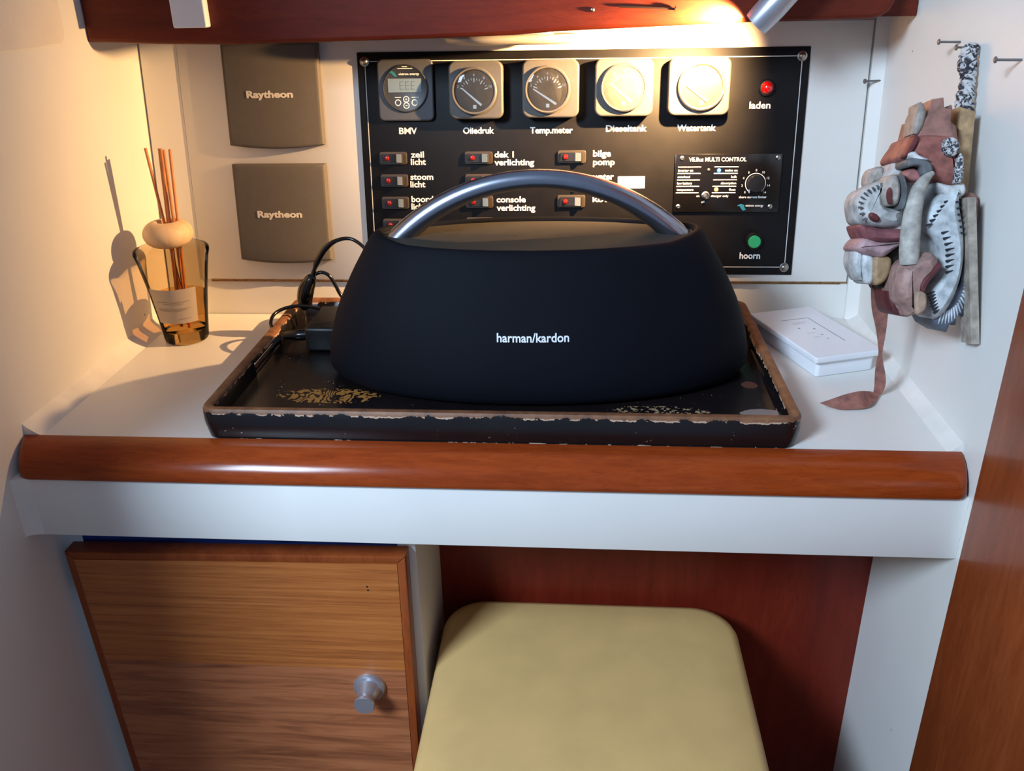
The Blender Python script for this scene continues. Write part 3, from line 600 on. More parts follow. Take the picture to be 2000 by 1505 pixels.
for txt, x, y, w, s in (('BMV', -0.1508, 0.2174, 0.0212, 0.0098), ('Oliedruk', -0.0758, 0.2172, 0.036, 0.0098), ('Temp.meter', 0.002, 0.2170, 0.0490, 0.0098), ('Dieseltank', 0.0889, 0.2184, 0.0463, 0.0098), ('Watertank', 0.1695, 0.2184, 0.0434, 0.0098), ('laden', 0.2487, 0.2420, 0.0233, 0.0105), ('hoorn', 0.2494, 0.0728, 0.0239, 0.0105),
                          ('zeil', -0.1382, 0.1907, 0.0155, 0.0098), ('licht', -0.1386, 0.1824, 0.0178, 0.0098), ('stoom', -0.1398, 0.1652, 0.0271, 0.0098), ('licht', -0.1402, 0.1566, 0.0178, 0.0098), ('boord', -0.1398, 0.1393, 0.0262, 0.0098), ('licht', -0.1402, 0.1307, 0.0178, 0.0098),
                          ('dek 1', -0.0396, 0.1902, 0.0225, 0.0098), ('verlichting', -0.0398, 0.1814, 0.0463, 0.0098), ('console', -0.0380, 0.1388, 0.0345, 0.0098), ('verlichting', -0.0380, 0.1290, 0.0458, 0.0098),
                          ('bilge', 0.0747, 0.1908, 0.0205, 0.0098), ('pomp', 0.0749, 0.1812, 0.0249, 0.0098), ('water', 0.0752, 0.1648, 0.0240, 0.0098), ('koel', 0.0752, 0.1392, 0.0215, 0.0098)):
    t = text_mesh(txt, x, y, w, s, bold=0.00022)
    for v in t.verts: v.co.z += H
    MB().add(t).build('lettering', M['print'], ip, smooth=0)
# strip of white tape beside the third column of switches
MB().prism(rrect(0.1040, 0.1352, 0.1545, 0.1682, 0.0008), 0.004, 0.0045).build('tape_label', M['print'], ip, label='blank white tape label')

def switch(u, v):
    b = MB(); b.prism(rrect(u - 0.0163, u + 0.0163, v - 0.0072, v + 0.0072, 0.0026), 0.004, 0.0068, bev=0.0006)
    s = b.build('switch', M['switch_frame'], ip)
    b = MB().prism([(u - 0.0128, 0.0068), (u - 0.0128, 0.0088), (u + 0.0040, 0.0084), (u + 0.0108, 0.0128), (u + 0.0128, 0.0118), (u + 0.0128, 0.0068)], v - 0.0048, v + 0.0048, 'y')
    b.build('rocker', M['rocker'], s)
    b = MB(); q = [(u + 0.0041, v - 0.0047, 0.00852), (u + 0.0041, v + 0.0047, 0.00852), (u + 0.0107, v + 0.0047, 0.01285), (u + 0.0107, v - 0.0047, 0.01285)]
    b.rings([q, [(a, c, d + 0.0003) for a, c, d in q]]); b.build('rocker_lit_face', M['rocker_lit'], s)
    b = MB().lathe([(0.0030, 0), (0.0030, 0.001), (0.0022, 0.0020), (0, 0.0024)], (u - 0.0072, v, 0.0085), n=18); b.build('indicator', M['red_dot'], s)
for cu_, vs in ((-0.1588, (0.1900, 0.1644, 0.1385, 0.1125)), (-0.0581, (0.1900, 0.1644, 0.1395, 0.1140)), (0.0503, (0.1906, 0.1648, 0.1400, 0.1145))):
    for v in vs: switch(cu_, v)

# battery monitor
u0, u1, v0, v1 = -0.1722, -0.1080, 0.2318, 0.2990; uc, vc = (u0 + u1) / 2, 0.2672
bm = MB().prism(rrect(u0, u1, v0, v1, 0.0062), 0.004, 0.0098, bev=0.0018, seg=3).build('battery_monitor', M['bmv'], ip)
b = MB().lathe([(0.0262, 0), (0.0262, 0.0012), (0.0252, 0.0018), (0.0240, 0.0012), (0, 0.0012)], (uc, vc, 0.0098), n=56); b.build('round_face', M['bmv_face'], bm)
z = 0.01105
MB().box(uc - 0.0198, uc + 0.0186, vc - 0.0040, vc + 0.0108, z - .0002, z + 0.0002).build('display', M['lcd'], bm)
b = MB()
for k, xx in enumerate((-0.006, 0.0005, 0.007)):
    for yy in (-0.001, 0.003, 0.007): b.box(uc + xx, uc + xx + 0.0042, vc + yy, vc + yy + 0.0007, z + .0002, z + 0.0003)
    b.box(uc + xx, uc + xx + 0.0006, vc - 0.001, vc + 0.0075, z + .0002, z + 0.0003)
b.build('display_digits', M['lcd_ink'], bm, smooth=0)
b = MB()
def ringflat(mb, cx, cy, r, w, z, a0=0, a1=360, h=0.0002, n=32):
    A = [math.radians(a0 + (a1 - a0) * k / n) for k in range(n + 1)]
    mb.rings([[(cx + rr * math.cos(a), cy + rr * math.sin(a), zz) for rr, zz in ((r - w / 2, z), (r + w / 2, z), (r + w / 2, z + h), (r - w / 2, z + h))] for a in A], a1 - a0 < 360, a1 - a0 < 360)
for dx, dy in ((-0.0090, -0.0152), (0.0102, -0.0152), (0.0006, -0.0116), (0.0006, -0.0184)): ringflat(b, uc + dx, vc + dy, 0.0031, 0.0008, z)
for dx, dy, w_, h_ in ((0.0006, -0.0116, 0.0022, 0.0006), (0.0006, -0.0116, 0.0006, 0.0022), (0.0006, -0.0184, 0.0022, 0.0006)): b.box(uc + dx - w_ / 2, uc + dx + w_ / 2, vc + dy - h_ / 2, vc + dy + h_ / 2, z, z + 0.0002)
b.build('button_ring', M['print'], bm, smooth=0)
t = text_mesh('victron energy', uc - 0.0072, vc + 0.0146, 0.0238, 0.0034, bold=0.00006)
b = MB()
for v in t.verts: v.co.z += z
b.add(t); b.build('lettering', M['print'], bm, smooth=0)
for dx, dy, w_ in ((-0.003, 0.0232, 0.006), (-0.008, 0.0212, 0.017), (-0.0125, -0.0098, 0.007), (0.007, -0.0098, 0.008)): MB().box(uc + dx, uc + dx + w_, vc + dy, vc + dy + 0.0007, z, z + 0.00015).build('small_print', M['print'], bm, smooth=0)
b = MB(); b.prism([(uc - 0.0180, vc + 0.0178), (uc - 0.0150, vc + 0.0190), (uc - 0.0118, vc + 0.0178), (uc - 0.0104, vc + 0.0150), (uc - 0.0085, vc + 0.0136), (uc - 0.0112, vc + 0.0126), (uc - 0.0138, vc + 0.0146), (uc - 0.0150, vc + 0.0160)], z, z + 0.0002); b.build('logo', M['teal'], bm)

# four round gauges in square bezels
def gauge(u0, u1, v0, v1, c, n0, n1, glass, nums):
    g = MB().prism(rrect(u0, u1, v0, v1, 0.0085), 0.004, 0.0215, bev=0.0022, seg=3).build('gauge', M['bezel'], ip)
    cx, cy = c; r = 0.0242
    b = MB(); b.lathe([(r + 0.0016, 0), (r + 0.0016, 0.0038), (r + 0.0002, 0.0052), (r - 0.0012, 0.0050), (r - 0.0016, 0.0040), (r - 0.0016, 0.0004), (0, 0.0004)], (cx, cy, 0.0215), n=56); b.build('rim', M['bezel'], g)
    zz = 0.0221
    MB().prism(ell(cx, cy, r - 0.0017, r - 0.0017, 48), zz - 0.0003, zz).build('dial', M['dial'], g)
    b = MB()
    for k in range(13):
        a = math.radians(158 - 136 * k / 12); r0 = r * (0.60 if k % 3 else 0.52); r1 = r * 0.70
        seg(b, cx + r0 * math.cos(a), cy - 0.003 + r0 * math.sin(a), cx + r1 * math.cos(a), cy - 0.003 + r1 * math.sin(a), 0.0006 if k % 3 else 0.0010, zz, 0.0002)
    for k, s in enumerate(nums):
        a = math.radians(158 - 136 * k / (len(nums) - 1)); t = text_mesh(s, cx + r * 0.82 * math.cos(a), cy - 0.004 + r * 0.82 * math.sin(a), None, 0.0042, 'CENTER')
        for v in t.verts: v.co.z += zz
        b.add(t)
    b.box(cx - 0.0016, cx + 0.0022, cy - 0.0190, cy - 0.0150, zz, zz + 0.0003)
    b.build('scale', M['print'], g, smooth=0)
    b = MB(); d = Vector((n1[0] - n0[0], n1[1] - n0[1], 0)).normalized(); n = Vector((-d.y, d.x, 0))
    p0 = Vector((n0[0], n0[1], zz + 0.0012)); p1 = Vector((n1[0], n1[1], zz + 0.0012))
    q = [p0 + n * 0.0006, p0 - n * 0.0006, p1 - n * 0.0013, p1 + d * 0.0008, p1 + n * 0.0013]
    b.rings([q, [p + Vector((0, 0, 0.0006)) for p in q]]); b.build('needle', M['print'], g, smooth=0)
    b = MB().lathe([(r - 0.0014, 0.0), (r * 0.8, 0.0009), (r * 0.5, 0.0016), (0, 0.0019)], (cx, cy, 0.0257), n=48, cap0=False); b.build('glass', M[glass], g)
NUM = ('2', '4', '6', '8', '10')
def gz(u, v): return (u, v)
gauge(-0.0889, -0.0275, 0.2335, 0.2958, (-0.0598, 0.2636), (-0.0738, 0.2668), (-0.0520, 0.2486), 'glass', NUM)
gauge(-0.0059, 0.0578, 0.2342, 0.2962, (0.0225, 0.2643), (0.0065, 0.2652), (0.0320, 0.2490), 'glass_dusty', NUM)
gauge(0.0752, 0.1400, 0.2350, 0.2964, (0.1068, 0.2656), (0.0925, 0.2700), (0.1150, 0.2510), 'glass_milky', NUM)
gauge(0.1564, 0.2238, 0.2354, 0.2966, (0.1920, 0.2660), (0.1755, 0.2672), (0.1985, 0.2510), 'glass_dusty', NUM)

# charging lamp and horn button
b = MB().lathe([(0.0092, 0), (0.0092, 0.003), (0.0078, 0.0048), (0.0066, 0.0048), (0.0066, 0.002)], (0.2660, 0.2640, 0.004), n=32, cap1=False)
pr_ = b.build('pilot_lamp', M['black'], ip)
b = MB().lathe([(0.0070, 0), (0.0070, 0.003), (0.0062, 0.0062), (0.0042, 0.0088), (0.0018, 0.0100), (0, 0.0102)], (0.2660, 0.2640, 0.0055), n=32); b.build('lens', M['red_lens'], pr_, smooth=70, label='red domed lens')
b = MB().lathe([(0.0098, 0), (0.0098, 0.005), (0.0086, 0.0070), (0.0078, 0.0070), (0.0078, 0.003)], (0.2643, 0.0943, 0.004), n=32, cap1=False)
hb = b.build('push_button', M['black'], ip)
b = MB().lathe([(0.0074, 0), (0.0074, 0.0045), (0.0068, 0.0052), (0, 0.0050)], (0.2643, 0.0935, 0.0062), n=32); b.build('button_cap', M['green'], hb, label='round green cap')

# multi control
mu, mv = 0.1690, 0.1929
def mc(x, y): return mu + x * 0.001, mv - y * 0.001
mcp = MB().box(mu, mu + 0.1202, mv - 0.0655, mv, 0.004, 0.0068, 0.0005).build('control_unit', M['glossblack'], ip)
z = 0.0069; b = MB()
def mt(s, x, y, w, size, al='LEFT', bold=0.00003):
    p = mc(x, y); t = text_mesh(s, p[0], p[1], w * 0.001 if w else None, size, al, bold)
    for v in t.verts: v.co.z += z
    b.add(t)
mt('VE.Bus MULTI CONTROL', 15.3, 8.2, 65.0, 0.0065, bold=0.0001)
for k, s in enumerate(('inverter on', 'overload', 'low battery', 'temperature')): mt(s, 3.6 - k * .2, 19.4 + 7.2 * k, (17, 14, 17, 19)[k], 0.0036, bold=0.00006)
for k, s in enumerate(('mains on', 'bulk', 'absorption', 'float')): mt(s, 71.0 - .3 * k, 19.4 + 7.2 * k, (14, 6.5, 17.5, 7.5)[k], 0.0036, 'RIGHT', 0.00006)
for k in range(5):
    y = 14.3 + 7.25 * k; p = mc(3.4 - .3 * k, y); q = mc(29.6 - .4 * k, y); seg(b, p[0], p[1], q[0], q[1], 0.0010, z); p = mc(44.6 - .3 * k, y); q = mc(71.8 - .4 * k, y); seg(b, p[0], p[1], q[0], q[1], 0.0010, z)
mt('on', 25.8, 48.2, None, 0.0036); mt('charger only', 42.5, 48.2, 20, 0.0036); mt('off', 32.0, 55.0, None, 0.0034)
mt('shore current limiter', 74.5, 49.5, 31.5, 0.0036, bold=0.00006); mt('victron energy', 82.5, 59.2, 20.5, 0.0036)
cx, cy = mc(92.2, 33.0); ringflat(b, cx, cy, 0.0114, 0.0008, z, -52, 232)
for k, s in enumerate(('0', '2', '4', '6', '8', '10', '12', '14', '16')):
    a = math.radians(222 - 264 * k / 8); t = text_mesh(s, cx + 0.0152 * math.cos(a), cy + 0.0148 * math.sin(a) - 0.0012, None, 0.0036, 'CENTER')
    for v in t.verts: v.co.z += z
    b.add(t)
a = math.radians(226); seg(b, cx + 0.0096 * math.cos(a), cy + 0.0096 * math.sin(a), cx + 0.0122 * math.cos(a) + .002, cy + 0.0122 * math.sin(a) - .002, 0.0012, z)
b.build('lettering', M['print'], mcp, smooth=0)
b = MB().lathe([(0.0098, 0), (0.0094, 0.006), (0.0088, 0.0075), (0.0, 0.0078)], (cx, cy, 0.0068), n=28); b.build('dial_knob', M['black'], mcp)
p = mc(36.2, 46.4); b = MB().lathe([(0.0046, 0), (0.0046, 0.0012), (0.0034, 0.0018), (0.0028, 0.0008), (0, 0.0008)], (p[0], p[1], 0.0068), n=24); b.tube([(p[0], p[1], 0.007), (p[0] - 0.0012, p[1] + .0005, 0.0135)], [0.0011, 0.0016], 10); b.build('toggle', M['screw'], mcp)
p = mc(50.0, 18.2); MB().lathe([(0.0023, 0), (0.0021, 0.0012), (0, 0.002)], (p[0], p[1], 0.0068), n=16).build('light_diode', M['led_blue'], mcp, label='lit blue indicator')
p = mc(48.2, 39.6); MB().lathe([(0.0023, 0), (0.0021, 0.0012), (0, 0.002)], (p[0], p[1], 0.0068), n=16).build('light_diode', M['led_amber'], mcp, label='lit amber indicator')
for q_, col_, en_ in (((50.0, 18.2), (0.10, 0.25, 1.0), 0.0022), ((48.2, 39.6), (1.0, 0.5, 0.08), 0.0014)):
    l_ = bpy.data.lights.new('diode_light', 'POINT'); l_.energy = en_; l_.color = col_; l_.shadow_soft_size = 0.001
    o_l = bpy.data.objects.new('diode_light', l_); COL.objects.link(o_l); o_l.location = pl(mc(*q_)[0], mc(*q_)[1], 0.0028 + 0.0120)
p = mc(38.2, 17.4); MB().lathe([(0.0018, 0), (0.0016, 0.0012), (0, 0.002)], (p[0], p[1], 0.0068), n=16).build('light_diode', M['bezel'], mcp, label='unlit grey indicator')
b = MB(); p = mc(73.0, 58.2); b.prism([(p[0], p[1]), (p[0] + .004, p[1] + .0022), (p[0] + .0080, p[1] + .0010), (p[0] + .0088, p[1] - .0024), (p[0] + .0106, p[1] - .0046), (p[0] + .0070, p[1] - .0056), (p[0] + .0046, p[1] - .0030), (p[0] + .0034, p[1] - .0008)], z, z + 0.0002); b.build('logo', M['teal'], mcp)
for xx, yy in ((7.3, 4.6), (5.3, 59.0), (115.5, 4.2), (110.5, 59.0)):
    p = mc(xx, yy); MB().lathe([(0.0028, 0), (0.0026, 0.0008), (0.0012, 0.0016), (0.0010, 0.0010), (0, 0.0010)], (p[0], p[1], 0.0068), n=18).build('screw', M['screw'], mcp)

# ------------------------------------------------------------------ tray
ty = thing('tray', 'worn black lacquered serving tray with brown rim under the speaker', 'tray', (-0.0135, 0.152, 0.0))
TX0, TX1, TY0, TY1 = -0.2835, 0.2560, -0.0015, 0.3080
def tring(ins, z, fl=0.0): return [(x, y, z) for x, y in rrect(TX0 + ins, TX1 - ins, TY0 + ins, TY1 - ins, 0.018 - min(ins, 0.010), 8)]
b = MB(); b.rings([tring(0.006, 0.0004), tring(0.004, 0.0012), tring(0.0035, 0.0100), tring(0.0035, 0.0102)])
b.build('tray_floor', M['lacquer'], ty)
TH = 0.0305
def wallsec(p0, p1, z0, z1, t0, t1):
    """a straight side of the rim between two corners (on the outer line), inner side to the left of p0>p1"""
    d = Vector((p1[0] - p0[0], p1[1] - p0[1], 0)).normalized(); n = Vector((-d.y, d.x, 0)); R = []
    for p in (p0, p1):
        o = Vector((p[0], p[1], 0)); R.append([o + n * 0.003 + Vector((0, 0, z0)), o + n * 0.0 + Vector((0, 0, (z0 + z1) / 2)), o + Vector((0, 0, z1 - .003)), o + n * 0.002 + Vector((0, 0, z1)), o + n * 0.008 + Vector((0, 0, z1)), o + n * 0.0105 + Vector((0, 0, z1 - .002)), o + n * 0.0125 + Vector((0, 0, z0))])
    return R
def corner_sec(cx, cy, a0, z0, z1, r=0.016, n=8):
    R = []
    for k in range(n + 1):
        a = math.radians(a0 + 90 * k / n); e = Vector((math.cos(a), math.sin(a), 0)); o = Vector((cx, cy, 0)) + e * r
        R.append([o - e * 0.003 + Vector((0, 0, z0)), o + Vector((0, 0, (z0 + z1) / 2)), o + Vector((0, 0, z1 - .003)), o - e * 0.002 + Vector((0, 0, z1)), o - e * 0.008 + Vector((0, 0, z1)), o - e * 0.0105 + Vector((0, 0, z1 - .002)), o - e * 0.0125 + Vector((0, 0, z0))])
    return R
b = MB(); r = 0.016; H0, H1 = 0.120, 0.205
path = []
def path_full(z0, z1):
    P = []
    P += corner_sec(TX0 + r, TY0 + r, 180, z0, z1); P += corner_sec(TX1 - r, TY0 + r, 270, z0, z1); P += corner_sec(TX1 - r, TY1 - r, 0, z0, z1); P += corner_sec(TX0 + r, TY1 - r, 90, z0, z1)
    return P
P = path_full(0.0004, TH)
# split the two short sides so that each has an open hand slot
c0, c1, c2, c3 = P[0:9], P[9:18], P[18:27], P[27:36]
Lf = wallsec((TX0, H0), (TX0, TY0 + r), 0.0004, TH, 0, 0); Lb = wallsec((TX0, TY1 - r), (TX0, H1), 0.0004, TH, 0, 0)
Rf = wallsec((TX1, TY0 + r), (TX1, H0), 0.0004, TH, 0, 0); Rb = wallsec((TX1, H1), (TX1, TY1 - r), 0.0004, TH, 0, 0)
b.rings([Lf[0]] + c0 + c1 + [Rf[1]]); b.rings([Rb[0]] + c2 + c3 + [Lb[1]])
for Q_ in ((TX0, H1, TX0, H0), (TX1, H0, TX1, H1)):
    b.rings(wallsec((Q_[0], Q_[1]), (Q_[2], Q_[3]), 0.0245, TH, 0, 0)); b.rings(wallsec((Q_[0], Q_[1]), (Q_[2], Q_[3]), 0.0004, 0.0125, 0, 0))
b.build('rim', M['lacquer'], ty, smooth=50)

# ------------------------------------------------------------------ speaker
spk = thing('portable_speaker', 'big black portable speaker with arched silver handle on the tray', 'speaker', (0.018, 0.153, 0.0102), (0, 0, math.radians(2.6)), world=False)
ZS = 0.0102
LV = [(0.012, 0.196, 0.090), (0.0125, 0.2035, 0.0965), (0.0155, 0.2105, 0.1015), (0.022, 0.2150, 0.1045), (0.034, 0.2148, 0.1050), (0.0475, 0.2125, 0.1035), (0.062, 0.2085, 0.1010), (0.075, 0.2043, 0.0978), (0.088, 0.1990, 0.0940), (0.100, 0.1932, 0.0900), (0.112, 0.1870, 0.0855), (0.122, 0.1815, 0.0815), (0.133, 0.1745, 0.0765), (0.141, 0.1690, 0.0725), (0.147, 0.1640, 0.0690), (0.1510, 0.1600, 0.0660), (0.1525, 0.1575, 0.0640), (0.1528, 0.1550, 0.0620), (0.1518, 0.1530, 0.0604), (0.1490, 0.1520, 0.0596)]
def lens(a, bb, z, n=96):
    R = []
    for k in range(n):
        t = 2 * math.pi * k / n; c_, s_ = math.cos(t), math.sin(t)
        lift = max(0.0, abs(c_) - 0.80) / 0.20 * 0.0045 * max(0.0, (z - 0.13) / 0.022)      # ends of the top rise round the handle
        R.append((math.copysign(abs(c_) ** 0.97, c_) * a, math.copysign(abs(s_) ** 0.97, s_) * bb, z - ZS + lift))
    return R
b = MB(); b.rings([lens(a, bb, z) for z, a, bb in LV], True, False); body = b.build('body', M['fabric'], spk, smooth=60)
b = MB(); b.rings([lens(0.1525, 0.0600, 0.1488), lens(0.148, 0.0572, 0.1486), lens(0.100, 0.040, 0.1480), lens(0.02, 0.01, 0.1478)], True, True); b.build('top_plate', M['speaker_top'], spk, smooth=60, label='grey brown rubber top')
hp_ = []
R0 = 0.1905; hh = 0.0555; xc = 0.134
for k in range(33):
    x = -0.1405 + 0.281 * k / 32
    zz = 0.2048 - (R0 - math.sqrt(max(0, R0 * R0 - x * x))) * 0.99
    hp_.append((x + 0.001, 0.0, zz - ZS))
rr = [0.0096 + 0.0024 * (abs(-1 + 2 * k / 32) ** 3) for k in range(33)]
MB().tube(hp_, rr, 20).build('handle', M['handle'], spk, smooth=60)
def front_y(z):
    for (z0, a0, b0), (z1, a1, b1) in zip(LV, LV[1:]):
        if z0 <= z <= z1: return -(b0 + (b1 - b0) * (z - z0) / (z1 - z0))
    return -0.09
t = text_mesh('harman/kardon', -0.0368, 0.0, 0.0662, 0.0112, bold=0.00018, depth=0.0003)
for v in t.verts:
    zz = 0.0768 + v.co.y; hgt = v.co.z
    v.co = Vector((v.co.x, front_y(zz) * math.sqrt(max(0, 1 - (v.co.x / 0.205) ** 2)) - 0.0007 - hgt, zz - ZS))
MB().add(t).build('lettering', M['speaker_logo'], spk, smooth=0)

# ------------------------------------------------------------------ reed diffuser
rd = thing('reed_diffuser', 'smoked glass reed diffuser with wooden ball stopper in the left corner', 'diffuser', (-0.3995, 0.2445, 0.0))
cx, cy = -0.3995, 0.2445
def gl(r, z): return (r, z)
outer = [(0.0, 0.0003), (0.0225, 0.0003), (0.0246, 0.0022), (0.0252, 0.006), (0.0285, 0.034), (0.0330, 0.066), (0.0390, 0.0985), (0.0412, 0.1065), (0.0408, 0.1090), (0.0390, 0.1108), (0.0330, 0.1122), (0.0150, 0.1128), (0.0110, 0.1134), (0.0105, 0.1150)]
MB().lathe(outer, (cx, cy, 0), n=56, cap1=False).build('bottle', M['smoke'], rd, smooth=50)
inner = [(0.0, 0.0145), (0.0225, 0.0145), (0.0246, 0.0165), (0.0268, 0.036), (0.0300, 0.0560), (0.0, 0.0560)]
MB().lathe(inner, (cx, cy, 0), n=48).build('oil', M['liquid'], rd, smooth=50)
MB().lathe([(0.0, 0.0010), (0.0228, 0.0010), (0.0240, 0.0138), (0.0, 0.0142)], (cx, cy, 0), n=48).build('bottle_base', M['smoke_thick'], rd, smooth=50)
# label wrapped round the front
b = MB(); t = bmesh.new(); rows = []
for j in range(9):
    z = 0.0290 + 0.0420 * j / 8; r = 0.02795 + (0.0334 - 0.02795) * (z - 0.029) / (0.068 - 0.029)
    rows.append([t.verts.new((cx + (r + .0005) * math.sin(a), cy - (r + .0005) * math.cos(a), z)) for a in [math.radians(-38 + 96 * k / 20) for k in range(21)]])
for j in range(8):
    for k in range(20): t.faces.new([rows[j][k], rows[j][k + 1], rows[j + 1][k + 1], rows[j + 1][k]])
b.add(t); lab = b.build('label', M['paper'], rd)
b = MB()
for z, a0, a1 in ((0.0560, -24, 44), (0.0535, -10, 30), (0.0475, -24, 44), (0.0455, -24, 36), (0.0350, 18, 44)):
    r = 0.02795 + (0.0334 - 0.02795) * (z - 0.029) / 0.039 + 0.0008
    b.tube([(cx + r * math.sin(math.radians(a)), cy - r * math.cos(math.radians(a)), z) for a in range(a0, a1 + 1, 4)], 0.00025, 5)
b.build('label_print', M['paper_print'], lab)
bd = [(0.0085, 0.1128)]
for k in range(1, 22):
    a = -math.pi / 2 + math.pi * k / 22; bd.append((0.0118 + 0.0152 * math.cos(a) if abs(a) < 1.45 else 0.0118, 0.1268 + 0.0142 * math.sin(a)))
bd += [(0.0118, 0.1408), (0.0105, 0.1400), (0.0100, 0.1350), (0.0, 0.1330)]
MB().lathe(bd, (cx, cy, 0), n=48).build('stopper', M['bead'], rd, smooth=60)
for (bx, by, tx_, ty_, tz) in ((0.004, 0.004, -0.0085, 0.002, 0.2200), (-0.003, -0.003, 0.0080, 0.004, 0.2190), (0.001, 0.006, 0.0135, -0.002, 0.2185), (0.007, -0.004, 0.0165, 0.006, 0.2178), (-0.006, 0.001, 0.0045, 0.007, 0.2185)):
    MB().tube([(cx + bx, cy + by, 0.0165), (cx + tx_, cy + ty_, tz)], 0.0017, 10).build('reed', M['reed'], rd)

# ------------------------------------------------------------------ adapter and cables behind the speaker
ad = thing('power_adapter', 'black plug adapter standing on the tray left of the speaker', 'power adapter', (-0.225, 0.21, 0.0103))
MB().box(-0.2375, -0.1990, 0.1830, 0.2560, 0.0106, 0.0385, 0.0035, 3).build('adapter_body', M['black'], ad)
c1 = thing('power_lead', 'thin dark cord looped left of the adapter with a thick moulded plug', 'cable', (-0.26, 0.21, 0.0103))
MB().tube([(-0.2372, 0.200, 0.0245), (-0.250, 0.199, 0.0240), (-0.262, 0.200, 0.0235), (-0.268, 0.2005, 0.023)], [0.0062, 0.0064, 0.0050, 0.0030], 16, sub=5).build('plug', M['glossblack'], c1)
MB().tube([(-0.2675, 0.2005, 0.023), (-0.277, 0.203, 0.026), (-0.284, 0.212, 0.033), (-0.283, 0.226, 0.039), (-0.272, 0.238, 0.042), (-0.256, 0.244, 0.042), (-0.238, 0.250, 0.037)], 0.0020, 10, sub=8).build('cord', M['glossblack'], c1)
c2 = thing('audio_cable', 'dark cable with glossy fat plug arching up behind the speaker', 'cable', (-0.25, 0.27, 0.0103))
MB().tube([(-0.2550, 0.2600, 0.0345), (-0.2575, 0.2590, 0.0420), (-0.2540, 0.2580, 0.0560), (-0.2470, 0.2580, 0.0690), (-0.2440, 0.2580, 0.0740)], [0.0066, 0.0088, 0.0094, 0.0070, 0.0035], 20, sub=6).build('plug', M['glossblack'], c2)
MB().tube([(-0.2440, 0.2580, 0.0735), (-0.2415, 0.2585, 0.0810), (-0.2370, 0.2590, 0.0900), (-0.2260, 0.2590, 0.1055), (-0.2120, 0.2580, 0.1150), (-0.1950, 0.2560, 0.1175), (-0.1800, 0.2530, 0.1080), (-0.1720, 0.2480, 0.0940)], [0.0034, 0.0022, 0.0036, 0.0036, 0.0023, 0.0020, 0.0020, 0.0020], 12, sub=8).build('cord', M['glossblack'], c2)
c3 = thing('charging_lead', 'short dark lead hooking from the fat plug down behind the adapter', 'cable', (-0.22, 0.26, 0.0103))
MB().tube([(-0.2425, 0.2600, 0.0745), (-0.2340, 0.2605, 0.0770), (-0.2260, 0.2610, 0.0730), (-0.2200, 0.2610, 0.0620), (-0.2150, 0.2600, 0.0510), (-0.2080, 0.2590, 0.0430), (-0.2000, 0.2570, 0.0380)], 0.0021, 10, sub=8).build('cord', M['glossblack'], c3)
MB().tube([(-0.2130, 0.2596, 0.0480), (-0.2075, 0.2588, 0.0425), (-0.2010, 0.2580, 0.0375)], [0.0028, 0.0046, 0.0040], 14, sub=4).build('plug', M['glossblack'], c3)

# ------------------------------------------------------------------ white box on the worktop
wb_ = thing('plastic_box', 'flat white plastic box on the worktop right of the tray', 'box', (0.3160, 0.2265, 0.0003), (0, 0, math.radians(19.0)), world=False)
MB().prism(rrect(-0.0335, 0.0335, -0.0640, 0.0640, 0.004), 0.0, 0.0195, bev=0.0010).build('box_base', M['white_plastic'], wb_)
lid = MB().prism(rrect(-0.0395, 0.0395, -0.0690, 0.0690, 0.003), 0.0172, 0.0238, bev=0.0014, seg=3).build('lid', M['white_plastic'], wb_)
b = MB()
for q in ((-0.018, 0.036, 0.016, 0.036), (0.016, 0.036, 0.016, -0.036)): seg(b, *q, 0.0009, 0.0238, 0.0002)
for xx, yy, s in ((-0.011, 0.010, .0013), (0.004, 0.004, .0014), (0.0025, -0.0135, .0012), (0.0020, -0.0250, .0011)): b.prism(ell(xx, yy, s, s, 12), 0.0238, 0.0240)
for xx, yy, l in ((-0.010, 0.026, .018), (-0.010, 0.022, .014), (-0.011, -0.006, .010), (-0.010, -0.018, .008)): seg(b, xx, yy, xx + l, yy, 0.0003, 0.0238, 0.00015)
b.build('lid_marking', M['grey_mark'], lid, smooth=0)

# ------------------------------------------------------------------ carved mask hanging on the right wall
TILT = math.atan(0.3); MO = Vector((0.392, 0.085, 0.200))
Um = Vector((0, math.sin(TILT), math.cos(TILT))); Wm = Vector((0, -math.cos(TILT), math.sin(TILT))); Om = Vector((-1, 0, 0))
mk = thing('carved_mask', 'carved wooden dragon mask with curved tusk hanging on the right wall', 'mask', MO, world=False)
mk.rotation_euler = Matrix(((Om.x, Wm.x, Um.x), (Om.y, Wm.y, Um.y), (Om.z, Wm.z, Um.z))).to_euler()
def tomask(p): d = Vector(p) - MO; return Vector((d.dot(Om), d.dot(Wm), d.dot(Um)))
def smooth_poly(p, n=4):
    P = [Vector((a, b_)) for a, b_ in p]; out = []; N = len(P)
    for i in range(N):
        p0, p1, p2, p3 = P[i - 1], P[i], P[(i + 1) % N], P[(i + 2) % N]
        for k in range(n):
            u = k / n; out.append(0.5 * ((2 * p1) + (p2 - p0) * u + (2 * p0 - 5 * p1 + 4 * p2 - p3) * u * u + (3 * p1 - p0 - 3 * p2 + p3) * u ** 3))
    return out
